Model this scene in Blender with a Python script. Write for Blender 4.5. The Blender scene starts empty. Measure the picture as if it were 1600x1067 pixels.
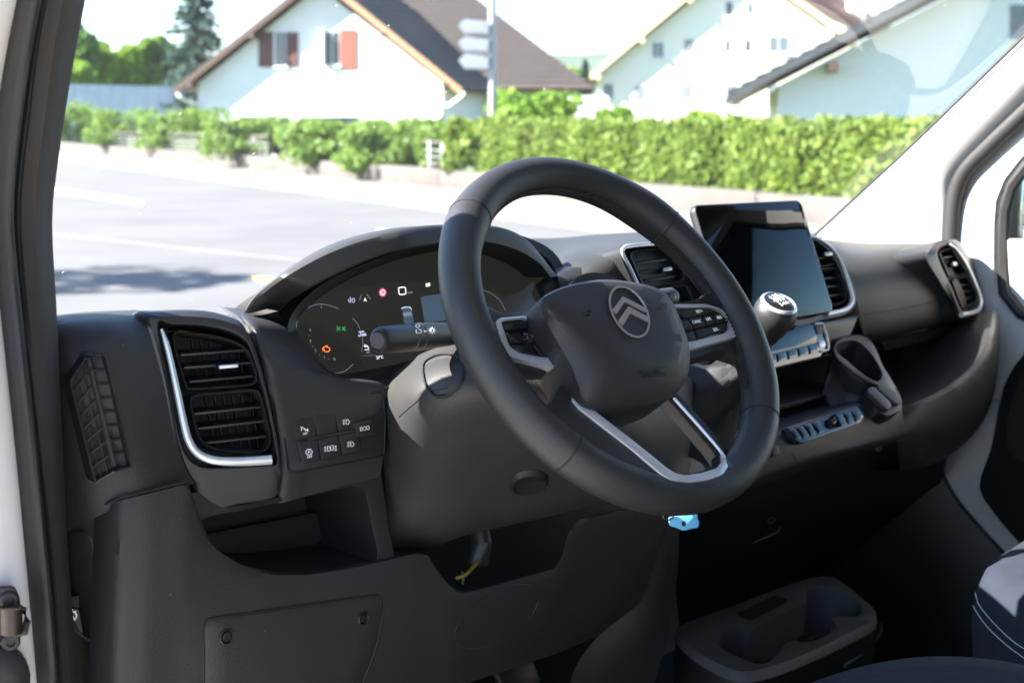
import bpy, bmesh, math, random
import numpy as np
from mathutils import Vector
random.seed(7); rng = np.random.default_rng(7)
scene = bpy.context.scene
COL = scene.collection

# ------------------------------------------------------------------ camera, sky, sun, exposure
F, YH, XV = 2000.0, 190.0, 2960.0          # focal length / horizon / cross-axis vanishing point (px of a 1600 px frame)
CAM = np.array([-0.878, -0.79, 1.518])
GROUND = -0.10
_p = math.atan((533.5 - YH) / F)
_d = np.array([XV - 800, 533.5 - YH, -F]); _d /= np.linalg.norm(_d)
_up = np.array([0, math.cos(_p), math.sin(_p)])
_X = _d - _up * _d.dot(_up); _X /= np.linalg.norm(_X)
M = np.array([_X, np.cross(_up, _X), _up])    # camera -> world
cd = bpy.data.cameras.new('camera'); cam = bpy.data.objects.new('camera', cd); COL.objects.link(cam)
from mathutils import Matrix
mw = Matrix([[*M[i], CAM[i]] for i in range(3)] + [[0, 0, 0, 1]])
cam.matrix_world = mw
cd.sensor_width = 36; cd.lens = 36 * F / 1600; cd.clip_start = 0.02; cd.clip_end = 5000
cd.dof.use_dof = True; cd.dof.focus_distance = 1.28; cd.dof.aperture_fstop = 7.5
scene.camera = cam

SUN_AZ, SUN_EL = math.radians(-55), math.radians(36)     # azimuth from +Y towards +X
S = np.array([math.sin(SUN_AZ) * math.cos(SUN_EL), math.cos(SUN_AZ) * math.cos(SUN_EL), math.sin(SUN_EL)])
world = bpy.data.worlds.new('World'); scene.world = world; world.use_nodes = True
nt = world.node_tree; bg = nt.nodes['Background']
sky = nt.nodes.new('ShaderNodeTexSky'); sky.sky_type = 'NISHITA'; sky.sun_disc = False
sky.sun_elevation = SUN_EL; sky.sun_rotation = SUN_AZ; sky.air_density = 1.0; sky.dust_density = 0.25; sky.ozone_density = 4.0
nt.links.new(sky.outputs[0], bg.inputs[0]); bg.inputs[1].default_value = 0.062
sd = bpy.data.lights.new('sun', 'SUN'); sd.energy = 4.6; sd.angle = math.radians(0.53); sd.color = (1.0, 0.955, 0.88)
sun = bpy.data.objects.new('sun', sd); COL.objects.link(sun)
sun.rotation_euler = Vector(S).to_track_quat('Z', 'Y').to_euler(); sun.location = (-5, 4, 8)
vs = scene.view_settings; vs.view_transform = 'Standard'; vs.look = 'None'; vs.gamma = 1; vs.exposure = 3.0; vs.use_curve_mapping = False
scene.cycles.max_bounces = 8; scene.cycles.transparent_max_bounces = 12; scene.cycles.caustics_reflective = False; scene.cycles.caustics_refractive = False

# ------------------------------------------------------------------ geometry helpers
def ray(x, y): return M @ np.array([(x - 800) / F, (533.5 - y) / F, -1.0])
def U(x, y, Y): r = ray(x, y); return CAM + r * (Y - CAM[1]) / r[1]
def UX(x, y, X): r = ray(x, y); return CAM + r * (X - CAM[0]) / r[0]
def UZ(x, y, Z): r = ray(x, y); return CAM + r * (Z - CAM[2]) / r[2]
def UD(x, y, D): return CAM + ray(x, y) * D
def nrm(v): v = np.asarray(v, float); return v / np.linalg.norm(v)
class Plane:
    def __init__(s, p, n):
        s.p = np.asarray(p, float); s.n = nrm(n)
        s.r = nrm(np.cross([0, 0, 1], s.n)) if abs(s.n[2]) < .98 else np.array([1., 0, 0])
        s.r = s.r if s.r[0] > 0 or abs(s.r[0]) < 1e-6 else -s.r
        s.u = np.cross(s.n, s.r)
    def at(s, x, y, h=0):
        r = ray(x, y); return CAM + r * (((s.p + s.n * h - CAM) @ s.n) / (r @ s.n))
    def pts(s, L, h=0): return np.array([s.at(x, y, h) for x, y in L])
    def up(s, h): q = Plane(s.p + s.n * h, s.n); return q
def crv(P, n, closed=False):
    """Catmull-Rom through control points, n samples by arc length"""
    P = np.asarray(P, float); k = len(P)
    if closed: Q = np.vstack([P[-1], P, P[0], P[1]]); segs = k
    else: Q = np.vstack([2 * P[0] - P[1], P, 2 * P[-1] - P[-2]]); segs = k - 1
    out = []
    for i in range(segs):
        a, b, c, d = Q[i:i + 4]
        for t in np.linspace(0, 1, 16, endpoint=False):
            out.append(.5 * (2 * b + (c - a) * t + (2 * a - 5 * b + 4 * c - d) * t * t + (3 * b - a - 3 * c + d) * t ** 3))
    out.append(P[0] if closed else P[-1])
    return resamp(np.array(out), n, closed)
def resamp(O, n, closed):
    if closed and np.linalg.norm(O[0] - O[-1]) > 1e-9: O = np.vstack([O, O[0]])
    L = np.concatenate([[0], np.cumsum(np.linalg.norm(np.diff(O, axis=0), axis=1))])
    t = np.linspace(0, L[-1], n, endpoint=not closed)
    return np.stack([np.interp(t, L, O[:, j]) for j in range(O.shape[1])], 1)
def rpoly(P, r, n=64):
    """closed polygon with rounded corners (r number or list), n samples"""
    P = np.asarray(P, float); k = len(P); out = []
    for i in range(k):
        a, b, c = P[i - 1], P[i], P[(i + 1) % k]
        ri = r[i] if isinstance(r, (list, tuple)) else r
        la, lc = np.linalg.norm(a - b), np.linalg.norm(c - b)
        ra = min(ri, la * .48); rc = min(ri, lc * .48)
        p, q = b + (a - b) / la * ra, b + (c - b) / lc * rc
        for t in np.linspace(0, 1, 7): out.append((1 - t) ** 2 * p + 2 * t * (1 - t) * b + t * t * q)
    return resamp(np.array(out), n, True)
def inset(P, d):
    """offset a closed 2-D outline inwards by d"""
    P = np.asarray(P, float)
    T = np.roll(P, -1, 0) - np.roll(P, 1, 0); T /= np.linalg.norm(T, axis=1)[:, None] + 1e-9
    Nn = np.stack([-T[:, 1], T[:, 0]], 1)
    area = .5 * np.sum(P[:, 0] * np.roll(P[:, 1], -1) - np.roll(P[:, 0], -1) * P[:, 1])
    return P + Nn * d * (1 if area > 0 else -1)
def tag(o, label, cat, group=None, kind=None):
    o['label'] = label; o['category'] = cat
    if group: o['group'] = group
    if kind: o['kind'] = kind
    return o
def thing(name, label, cat, loc=(0, 0, 0), group=None):
    o = bpy.data.objects.new(name, None); COL.objects.link(o); o.location = loc; o.empty_display_size = .05
    return tag(o, label, cat, group)
def obj(name, V, Fc, mat, parent=None, smooth=True, ang=38, label=None, kind=None):
    me = bpy.data.meshes.new(name)
    V = np.asarray(V, float)
    me.from_pydata([tuple(v) for v in V], [], [tuple(f) for f in Fc]); me.update()
    bm = bmesh.new(); bm.from_mesh(me)
    bmesh.ops.recalc_face_normals(bm, faces=bm.faces); bm.to_mesh(me); bm.free()
    if smooth:
        me.polygons.foreach_set('use_smooth', [True] * len(me.polygons)); me.set_sharp_from_angle(angle=math.radians(ang))
    me.materials.append(mat)
    o = bpy.data.objects.new(name, me); COL.objects.link(o)
    if parent:
        o.parent = parent
        if parent.parent is None: o.matrix_parent_inverse = Matrix.Translation(-parent.location)
    if label: o['label'] = label
    if kind: o['kind'] = kind
    return o
class MB:
    def __init__(s): s.V = []; s.F = []; s.k = 0
    def add(s, V, Fc):
        s.V.append(np.asarray(V, float)); s.F += [tuple(i + s.k for i in f) for f in Fc]; s.k += len(V); return s
    def build(s, name, mat, parent=None, **k): return obj(name, np.vstack(s.V), s.F, mat, parent, **k)
def loft(rings, cap0=False, cap1=False, closed=True):
    n = len(rings[0]); V = np.vstack(rings); Fc = []
    for i in range(len(rings) - 1):
        for j in range(n if closed else n - 1):
            k = (j + 1) % n; Fc.append((i * n + j, i * n + k, (i + 1) * n + k, (i + 1) * n + j))
    if cap0: Fc.append(tuple(range(n))[::-1])
    if cap1: Fc.append(tuple(range((len(rings) - 1) * n, len(rings) * n)))
    return V, Fc
def grid(rows, nu, nv):
    """smooth open sheet through rows of 3-D control points"""
    A = [crv(r, nu) for r in rows]
    B = np.array([crv([a[i] for a in A], nv) for i in range(nu)])   # nu x nv x 3
    V = B.reshape(-1, 3); Fc = [(i * nv + j, (i + 1) * nv + j, (i + 1) * nv + j + 1, i * nv + j + 1) for i in range(nu - 1) for j in range(nv - 1)]
    return V, Fc
def gridY(rows, nu, nv): return grid([[U(*p) for p in r] for r in rows], nu, nv)
def sheet_solid(V, Fc, d):
    """give an open sheet a second skin shifted by vector d and close the rim"""
    V = np.asarray(V); n = len(V); F2 = [tuple(i + n for i in f)[::-1] for f in Fc]
    E = {}
    for f in Fc:
        for a, b in zip(f, f[1:] + f[:1]): E[(a, b)] = 1
    rim = [(a, b) for (a, b) in E if (b, a) not in E]
    return np.vstack([V, V + np.asarray(d)]), list(Fc) + F2 + [(b, a, a + n, b + n) for a, b in rim]
def box(c, sx, sy, sz, X=(1, 0, 0), Y=(0, 1, 0), Z=(0, 0, 1), bev=0):
    c = np.asarray(c, float); X, Y, Z = (np.asarray(a, float) for a in (X, Y, Z))
    if bev <= 0:
        V = [c + X * sx / 2 * i + Y * sy / 2 * j + Z * sz / 2 * k for i in (-1, 1) for j in (-1, 1) for k in (-1, 1)]
        return V, [(0, 1, 3, 2), (4, 6, 7, 5), (0, 4, 5, 1), (2, 3, 7, 6), (0, 2, 6, 4), (1, 5, 7, 3)]
    b = min(bev, sx * .45, sy * .45, sz * .45)
    def rr(dx, dy, z):
        pts = []
        for (i, j) in ((1, 1), (-1, 1), (-1, -1), (1, -1)):
            for t in range(4):
                a = math.atan2(j, i) - math.pi / 4 + t * math.pi / 6
                pts.append(c + X * (i * (sx / 2 - b) + (b - dx) * math.cos(a)) + Y * (j * (sy / 2 - b) + (b - dx) * math.sin(a)) + Z * z)
        return pts
    q = b * .3
    return loft([rr(b, b, -sz / 2), rr(q, q, -sz / 2 + q), rr(0, 0, -sz / 2 + b), rr(0, 0, sz / 2 - b), rr(q, q, sz / 2 - q), rr(b, b, sz / 2)], True, True)
def tube(path, r, n=12, closed=False, ru=None, up=(0, 0, 1), cap=True):
    """sweep an ellipse (r across, ru along up) along a path; r may be a list"""
    P = np.asarray(path, float); k = len(P); rings = []
    for i in range(k):
        a = P[(i - 1) % k] if (closed or i > 0) else P[i]; b = P[(i + 1) % k] if (closed or i < k - 1) else P[i]
        t = nrm(b - a); s = np.cross(t, up)
        s = nrm(s) if np.linalg.norm(s) > 1e-4 else np.array([1., 0, 0]); w = np.cross(s, t)
        rr = r[i] if isinstance(r, (list, np.ndarray)) else r
        r2 = (ru[i] if isinstance(ru, (list, np.ndarray)) else ru) if ru is not None else rr
        rings.append([P[i] + s * rr * math.cos(q) + w * r2 * math.sin(q) for q in np.linspace(0, 2 * math.pi, n, endpoint=False)])
    if closed: rings.append(rings[0])
    return loft(rings, cap and not closed, cap and not closed)
def lathe(c, ax, prof, n=24):
    """prof = [(radius, height)] round axis ax at c"""
    ax = nrm(ax); s = nrm(np.cross(ax, [0.3, 0.2, 1.0])); w = np.cross(ax, s)
    rings = [[np.asarray(c) + ax * h + (s * math.cos(a) + w * math.sin(a)) * max(r, 1e-5) for a in np.linspace(0, 2 * math.pi, n, endpoint=False)] for r, h in prof]
    return loft(rings, True, True)
def plate(pl, outline, t, bev=1.2, h=0.0, bh=None):
    """a bevelled plate: outline in px on plane pl (raised h), thickness t backwards"""
    bh = bh if bh is not None else bev * .0006
    A = pl.pts(outline, h); B = pl.pts(inset(outline, bev), h); C = pl.pts(inset(outline, bev * .3), h)
    n = pl.n
    return loft([A - n * t, A - n * bh, C - n * bh * .3, B], True, True)
def stroke(pl, L, w, h=0.0005, t=0.0006, closed=False):
    """flat ribbon along a px polyline on a plane, w metres wide"""
    P = pl.pts(L, h); k = len(P); rings = []
    for i in range(k):
        a = P[(i - 1) % k] if (closed or i > 0) else P[i]; b = P[(i + 1) % k] if (closed or i < k - 1) else P[i]
        s = nrm(np.cross(b - a, pl.n)) * w / 2
        rings.append([P[i] - s, P[i] + s, P[i] + s - pl.n * t, P[i] - s - pl.n * t])
    if closed: rings.append(rings[0])
    return loft(rings, not closed, not closed)
def fill(pl, L, h=0.0005, t=0.0006):
    P = pl.pts(L, h); return loft([P - pl.n * t, P], True, True)
def ell(cx, cy, rx, ry, n=20, a0=0, a1=360, rot=0):
    c, s = math.cos(math.radians(rot)), math.sin(math.radians(rot)); o = []
    for a in np.radians(np.linspace(a0, a1, n, endpoint=(a1 - a0) % 360 != 0)):
        x, y = rx * math.cos(a), ry * math.sin(a); o.append((cx + x * c - y * s, cy + x * s + y * c))
    return o
def text(name, s, pl, x, y, size, mat, parent, h=0.0006, rdir=None, align='CENTER'):
    c = bpy.data.curves.new(name, 'FONT'); c.body = s; c.size = size; c.align_x = align; c.align_y = 'CENTER'; c.extrude = 0.0002; c.resolution_u = 3
    o = bpy.data.objects.new(name, c); COL.objects.link(o)
    r = nrm(rdir) if rdir is not None else pl.r; r = nrm(r - pl.n * (r @ pl.n)); u = np.cross(pl.n, r); p = pl.at(x, y, h)
    mm = Matrix([[r[i], u[i], pl.n[i], p[i]] for i in range(3)] + [[0, 0, 0, 1]])
    dg = bpy.context.evaluated_depsgraph_get(); me = bpy.data.meshes.new_from_object(o.evaluated_get(dg)); me.transform(mm)
    bpy.data.objects.remove(o); bpy.data.curves.remove(c)
    me.materials.clear(); me.materials.append(mat); me.name = name
    q = bpy.data.objects.new(name, me); COL.objects.link(q); q.parent = parent
    if parent.parent is None: q.matrix_parent_inverse = Matrix.Translation(-parent.location)
    return q

# ------------------------------------------------------------------ materials
def mat(name, col, rough=.5, metal=0, spec=.5, bump=None, var=0, coat=0, noise=8, emit=None):
    m = bpy.data.materials.new(name); m.use_nodes = True; N = m.node_tree.nodes; L = m.node_tree.links
    b = N['Principled BSDF']; b.inputs['Base Color'].default_value = (*col, 1); b.inputs['Roughness'].default_value = rough
    b.inputs['Metallic'].default_value = metal; b.inputs['Specular IOR Level'].default_value = spec; b.inputs['Coat Weight'].default_value = coat
    tc = N.new('ShaderNodeTexCoord')
    if var:
        nz = N.new('ShaderNodeTexNoise'); nz.inputs['Scale'].default_value = noise; nz.inputs['Detail'].default_value = 6; L.new(tc.outputs['Object'], nz.inputs['Vector'])
        mr = N.new('ShaderNodeMapRange'); mr.inputs[1].default_value = .3; mr.inputs[2].default_value = .7; mr.inputs[3].default_value = 1 - var; mr.inputs[4].default_value = 1 + var
        L.new(nz.outputs[0], mr.inputs[0])
        mx = N.new('ShaderNodeVectorMath'); mx.operation = 'SCALE'; mx.inputs[0].default_value = col; L.new(mr.outputs[0], mx.inputs['Scale']); L.new(mx.outputs[0], b.inputs['Base Color'])
        r2 = N.new('ShaderNodeMapRange'); r2.inputs[3].default_value = rough * (1 - var * .5); r2.inputs[4].default_value = min(1, rough * (1 + var * .5)); L.new(nz.outputs[0], r2.inputs[0]); L.new(r2.outputs[0], b.inputs['Roughness'])
    if bump:
        kind, sc, st, dist = bump
        t = N.new('ShaderNodeTexNoise' if kind == 'n' else 'ShaderNodeTexVoronoi'); t.inputs['Scale'].default_value = sc
        L.new(tc.outputs['Object'], t.inputs['Vector'])
        bp = N.new('ShaderNodeBump'); bp.inputs['Strength'].default_value = st; bp.inputs['Distance'].default_value = dist
        L.new(t.outputs[0], bp.inputs['Height']); L.new(bp.outputs[0], b.inputs['Normal'])
    if emit: b.inputs['Emission Color'].default_value = (*emit[0], 1); b.inputs['Emission Strength'].default_value = emit[1]
    return m
m_dash = mat('dash_plastic', (.0225, .0218, .0214), .56, spec=.45, bump=('v', 650, .32, .0006), var=.10, noise=14)
m_dash2 = mat('dash_plastic_smooth', (.0195, .019, .0191), .46, spec=.45, bump=('n', 900, .15, .0004), var=.08, noise=20)
m_black = mat('black_plastic', (.0095, .0095, .0098), .48, var=.1)
m_gloss = mat('piano_black', (.008, .008, .010), .08, coat=.4)
m_dark = mat('joint_and_shade_black', (.006, .006, .007), .7)  # near-black for joints; also shade put into vents, wells and slots
m_chrome = mat('satin_silver', (.60, .61, .64), .30, metal=.55, var=.06, noise=60)
m_leather = mat('black_leather', (.0185, .0181, .0183), .47, spec=.45, bump=('v', 800, .35, .0005), var=.06, noise=18)
m_seam = mat('seam_thread', (.006, .006, .006), .8)
m_airbag = mat('airbag_cover', (.0205, .020, .0203), .50, spec=.4, bump=('v', 800, .4, .0006), var=.06)
m_white = mat('white_paint', (.78, .76, .74), .28, coat=.5, var=.02)
m_trimw = mat('pillar_trim_pale', (.50, .485, .46), .62, bump=('n', 700, .2, .0005), var=.03)
m_seal = mat('rubber_seal', (.010, .0095, .0093), .6, bump=('n', 500, .25, .001), var=.15, noise=9)
m_ptrim = mat('pillar_trim_dark', (.030, .027, .025), .75, bump=('n', 900, .5, .001), var=.12)
def specks(m, sc, r, col):
    N = m.node_tree.nodes; L = m.node_tree.links; b = N['Principled BSDF']; src = b.inputs['Base Color'].links[0].from_socket
    tc = N.new('ShaderNodeTexCoord'); vo = N.new('ShaderNodeTexVoronoi'); vo.inputs['Scale'].default_value = sc; L.new(tc.outputs['Object'], vo.inputs['Vector'])
    mr = N.new('ShaderNodeMapRange'); mr.inputs[1].default_value = r; mr.inputs[2].default_value = r * .6; mr.inputs[3].default_value = 0; mr.inputs[4].default_value = .8; L.new(vo.outputs['Distance'], mr.inputs[0])
    mx = N.new('ShaderNodeMix'); mx.data_type = 'RGBA'; L.new(mr.outputs[0], mx.inputs[0]); L.new(src, mx.inputs[6]); mx.inputs[7].default_value = (*col, 1); L.new(mx.outputs[2], b.inputs['Base Color'])
specks(m_dash, 34, .022, (.22, .21, .20))      # lint and dust on the grained plastic
m_mark = mat('white_print_glow', (.72, .72, .72), .6, emit=((1, 1, 1), .02))  # print also given a faint glow of its own
m_markd = mat('grey_print', (.10, .10, .105), .5)
m_screen = mat('instrument_glass', (.010, .010, .010), .10, spec=.5, emit=((.55, .55, .45), .004))
def em(n, c, s): return mat(n, c, .5, emit=(c, s))
m_ewhite = em('display_white', (.85, .88, .92), 0.160); m_egrey = em('display_grey', (.35, .37, .40), 0.050); m_egreen = em('display_green', (.03, .65, .12), 0.110)
m_eorange = em('display_orange', (.95, .18, .03), 0.200); m_ered = em('display_red', (.8, .05, .07), 0.150); m_eblue = em('display_blue', (.12, .17, .24), 0.030); m_epale = em('display_pale', (.62, .66, .85), 0.120)
m_emblem = mat('emblem_satin', (.40, .39, .38), .34, metal=.6)
m_steel = mat('hinge_steel', (.045, .037, .033), .38, metal=.6, var=.2, noise=60)
m_blue = mat('blue_tag', (.16, .50, .80), .45)
def fabric(name, col, sc):
    m = mat(name, col, .85, spec=.2, var=.12, noise=30); N = m.node_tree.nodes; L = m.node_tree.links
    w = N.new('ShaderNodeTexWave'); w.inputs['Scale'].default_value = sc; w.bands_direction = 'DIAGONAL'; tc = N.new('ShaderNodeTexCoord'); L.new(tc.outputs['Object'], w.inputs['Vector'])
    bp = N.new('ShaderNodeBump'); bp.inputs['Strength'].default_value = .5; bp.inputs['Distance'].default_value = .001; L.new(w.outputs[0], bp.inputs['Height']); L.new(bp.outputs[0], N['Principled BSDF'].inputs['Normal'])
    return m
m_seat = fabric('seat_fabric', (.016, .0205, .032), 130)
m_stitch = mat('pale_stitch', (.55, .58, .62), .8)
m_floor = mat('cab_floor', (.010, .0095, .009), .85, var=.2)
m_head = mat('headliner', (.30, .29, .28), .9, bump=('n', 300, .3, .001))
def glass(name, refl, dust, tint=(1, 1, 1)):
    m = bpy.data.materials.new(name); m.use_nodes = True; N = m.node_tree.nodes; L = m.node_tree.links
    N.remove(N['Principled BSDF']); out = N['Material Output']
    tr = N.new('ShaderNodeBsdfTransparent'); tr.inputs[0].default_value = (*tint, 1)
    gl = N.new('ShaderNodeBsdfGlossy'); gl.inputs['Roughness'].default_value = .01
    fr = N.new('ShaderNodeFresnel'); fr.inputs[0].default_value = 1.45
    mu = N.new('ShaderNodeMath'); mu.operation = 'MULTIPLY'; mu.inputs[1].default_value = refl; L.new(fr.outputs[0], mu.inputs[0])
    m1 = N.new('ShaderNodeMixShader'); L.new(mu.outputs[0], m1.inputs[0]); L.new(tr.outputs[0], m1.inputs[1]); L.new(gl.outputs[0], m1.inputs[2])
    last = m1
    if dust:
        df = N.new('ShaderNodeBsdfDiffuse'); tl = N.new('ShaderNodeBsdfTranslucent'); ad = N.new('ShaderNodeMixShader'); L.new(df.outputs[0], ad.inputs[1]); L.new(tl.outputs[0], ad.inputs[2])
        tc = N.new('ShaderNodeTexCoord'); mp = N.new('ShaderNodeMapping'); mp.inputs['Scale'].default_value = (3, 3, 1.2); nz = N.new('ShaderNodeTexNoise'); nz.inputs['Scale'].default_value = 2.5; nz.inputs['Detail'].default_value = 7
        L.new(tc.outputs['Object'], mp.inputs[0]); L.new(mp.outputs[0], nz.inputs['Vector'])
        mr = N.new('ShaderNodeMapRange'); mr.inputs[1].default_value = .35; mr.inputs[2].default_value = .8; mr.inputs[3].default_value = dust * .5; mr.inputs[4].default_value = dust * 1.6; L.new(nz.outputs[0], mr.inputs[0])
        vo = N.new('ShaderNodeTexVoronoi'); vo.inputs['Scale'].default_value = 26; L.new(tc.outputs['Object'], vo.inputs['Vector'])
        sp = N.new('ShaderNodeMapRange'); sp.inputs[1].default_value = .05; sp.inputs[2].default_value = .03; sp.inputs[3].default_value = 0; sp.inputs[4].default_value = .35; L.new(vo.outputs['Distance'], sp.inputs[0])
        sm = N.new('ShaderNodeMath'); sm.operation = 'ADD'; L.new(mr.outputs[0], sm.inputs[0]); L.new(sp.outputs[0], sm.inputs[1])
        m2 = N.new('ShaderNodeMixShader'); L.new(sm.outputs[0], m2.inputs[0]); L.new(m1.outputs[0], m2.inputs[1]); L.new(ad.outputs[0], m2.inputs[2]); last = m2
    L.new(last.outputs[0], out.inputs[0]); return m
m_wind = glass('windscreen_glass', .07, .008)
m_win = glass('window_glass', 1.0, .01, (.82, .9, .88))
# ------------------------------------------------------------------ the van: body shell, pillars, windscreen, far door
van = thing('van', 'white painted van cab with black door seals and sloping windscreen around the dashboard', 'van', (.45, 0, GROUND))
def P(name, VF, m, par=van, **k): return obj(name, VF[0], VF[1], m, par, **k)
ys = [-1000, -500, -120, 0, 90, 180, 270, 350, 490, 700, 900, 1067, 1250]
sil = [310, 220, 150, 132, 115, 100, 87, 80, 87, 96, 106, 122, 140]
sel = [262, 168, 90, 67, 51, 40, 29, 25, 36, 60, 81, 93, 106]
wht = [222, 130, 52, 29, 11, -3, -12, -13, 3, 26, 45, 60, 76]
rows = []
for y, a, b in zip(ys, sel, sil):
    p0 = UX(a, y, -.452); p1 = UX((a * .55 + b * .45), y, -.438); p2 = UX(b, y, -.408)
    rows.append([p0 + [0, .05, 0], p0, p0 * .5 + p1 * .5 + [0, -.004, 0], p1 + [0, -.006, 0], p1 * .5 + p2 * .5 + [.0, -.007, 0], p2, p2 + [-.004, .05, 0], p2 + [-.03, .12, -.004]])
P('pillar_trim', grid(rows, 40, 60), m_ptrim)
rows = []
for y, a, b in zip(ys, wht, sel):
    q0 = UX(a, y, -.475); q1 = UX(b, y, -.455); w = q1 - q0
    rows.append([q0 + [.004, .04, 0], q0, q0 + w * .12 + [0, -.010, 0], q0 + w * .3 + [0, -.017, 0], q0 + w * .55 + [0, -.017, 0], q0 + w * .72 + [0, -.008, 0], q0 + w * .78 + [0, .003, 0], q0 + w * .86 + [0, -.006, 0], q1 + [0, -.004, 0], q1 + [0, .03, 0]])
P('door_seal', grid(rows, 50, 60), m_seal)
rows = []
for y, a in zip(ys, wht):
    q = UX(a + 4, y, -.472)
    rows.append([q + [.01, .03, 0], q + [-.004, .0, 0], q + [-.045, -.012, 0], q + [-.09, -.002, 0], q + [-.115, .03, 0], q + [-.12, .09, 0]])
P('door_frame', grid(rows, 30, 40), m_white)
rows = []
for y, b in zip(ys[:9], sil[:9]):
    q = UX(b + 5.0, y, -.385); rows.append([q + [-.02, -.001, 0], q + [-.004, 0, 0], q + [-.001, .008, 0], q + [-.02, .03, 0]])
P('pillar_flange', grid(rows, 10, 40), m_white)
# hinge on the door frame
hp = Plane(UX(15, 960, -.50), (-.25, -.96, .0))
hinge = P('door_hinge', plate(hp, rpoly([(-40, 922), (24, 917), (32, 935), (33, 985), (33, 1002), (-40, 1010)], 8), .006, 2, h=.006), m_steel)
P('hinge_knuckle', tube([hp.at(18, 948, .016), hp.at(18, 988, .016)], .0085, 16), m_steel, hinge)
P('hinge_loop', tube([hp.at(22, 948, .012), hp.at(38, 952, .014), hp.at(42, 970, .014), hp.at(39, 988, .014), hp.at(24, 990, .012)], .0028, 8), m_steel, hinge)
for (x, y) in ((14, 936), (16, 1001)):
    P('bolt', lathe(hp.at(x, y, .006), hp.n, [(.0075, 0), (.0075, .003), (.006, .0045), (.0035, .0045), (.003, .0025)], 16), m_black, hinge)
P('wiring_grommet', lathe(hp.at(-10, 1062, .0), hp.n, [(.028, -.01), (.028, .004), (.02, .01), (.012, .012)], 24), m_seal)
# windscreen
zs = [1.10, 1.3, 1.5, 1.7, 1.95]
wr = []
for z in zs:
    ye = .633 - 1.09 * (z - 1.306)
    wr.append([(-.415, ye - .012, z), (-.15, ye + .14, z), (.2, ye + .20, z), (.45, ye + .215, z), (.7, ye + .20, z), (1.05, ye + .14, z), (1.318, ye - .012, z)])
P('windscreen', grid(wr, 40, 24), m_wind)
# roof, header, sides, floor, bulkhead, bonnet (mostly out of view, they shade the cab)
P('roof', box((.45, -.58, 2.02), 1.98, 1.16, .08, bev=.04), m_head)
P('windscreen_header', grid([[(-.5, .02, 2.03), (.45, .18, 2.03), (1.4, .02, 2.03)], [(-.5, -.04, 1.93), (.45, .14, 1.94), (1.4, -.04, 1.93)], [(-.5, -.12, 1.965), (.45, -.05, 1.965), (1.4, -.12, 1.965)]], 12, 8), m_head)
P('floor', box((.45, -.15, .43), 1.86, 1.9, .04, bev=.01), m_floor)
P('bulkhead', box((.45, -1.13, 1.22), 1.98, .05, 1.6, bev=.01), m_head)
P('firewall', box((.45, .83, .72), 1.84, .04, .70, bev=.01), m_black)
P('bonnet', grid([[(-.60, .80, 1.08), (.45, .98, 1.07), (1.4, .86, 1.05)], [(-.57, 1.08, .98), (.45, 1.25, 1.0), (1.38, 1.1, .98)], [(-.5, 1.32, .84), (.45, 1.55, .82), (1.3, 1.35, .80)], [(-.5, 1.36, .3), (.45, 1.58, .3), (1.3, 1.38, .3)]], 16, 14), m_white)
P('front_wing', grid([[(-.60, .33, 1.16), (-.60, .8, 1.08), (-.5, 1.3, .86)], [(-.60, .33, .7), (-.60, .8, .7), (-.5, 1.36, .6)], [(-.60, .33, .3), (-.60, .8, .3), (-.5, 1.36, .3)]], 12, 8), m_white)
P('scuttle', grid([[(-.602, .31, 1.165), (-.602, .55, 1.13), (-.602, .81, 1.082)], [(-.50, .35, 1.19), (-.50, .58, 1.15), (-.50, .84, 1.085)], [(-.41, .40, 1.20), (-.41, .62, 1.15), (-.40, .88, 1.07)]], 10, 8), m_white)
P('door_sill', box((-.5, -.4, .36), .2, 1.3, .12, bev=.02), m_white)
# far A-pillar trim
wl = [(1262, 378), (1285, 359), (1362, 288), (1440, 215), (1600, 60), (1760, -95)]
sl = [(1476, 420), (1478, 362), (1484, 310), (1500, 268), (1598, 168), (1740, 25)]
r0 = [UX(x, y, 1.312) for x, y in wl]; r3 = [UX(x, y, 1.335) for x, y in sl]
mid = [a * .5 + b * .5 + np.array([-.022, -.01, 0]) for a, b in zip(r0, r3)]
m1_ = [a * .85 + b * .15 + np.array([-.016, -.004, 0]) for a, b in zip(r0, r3)]; m2_ = [a * .15 + b * .85 + np.array([-.012, -.006, 0]) for a, b in zip(r0, r3)]
P('far_pillar_trim', grid([r0, m1_, mid, m2_, r3], 40, 20), m_trimw)
P('windscreen_edge', tube(crv([UX(x - 2, y, 1.296) for x, y in wl], 40), .0035, 8), m_black)
P('far_door_seal', tube(crv([UX(x, y, 1.335) for x, y in [(1486, 470), (1485, 400), (1486, 355), (1491, 308), (1507, 268), (1545, 228), (1606, 170), (1750, 32)]], 50), .017, 12, ru=.014, up=(1, 0, 0)), m_seal)
P('far_door_jamb', grid([[UX(x - 6, y, 1.350) for x, y in [(1480, 640), (1478, 420), (1484, 310), (1500, 268), (1598, 168), (1740, 25)]], [UX(x + 14, y, 1.352) for x, y in [(1510, 640), (1510, 420), (1514, 320), (1530, 285), (1618, 195), (1760, 55)]]], 30, 4), m_trimw)
P('side_panel', box((1.352, -.10, .86), .02, .98, .90, bev=.004), m_trimw)
kpl = Plane((1.328, .4, .9), (-1, 0, 0))
P('kick_panel', plate(kpl, crv([(1462, 690), (1466, 730), (1490, 778), (1530, 826), (1580, 880), (1660, 960), (1660, 1150), (1300, 1150), (1250, 800), (1380, 690)], 80, True), .03, 3, bh=.006), m_black)
dp = Plane((1.338, 0.2, 1.2), (-1, 0, .04))
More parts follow.
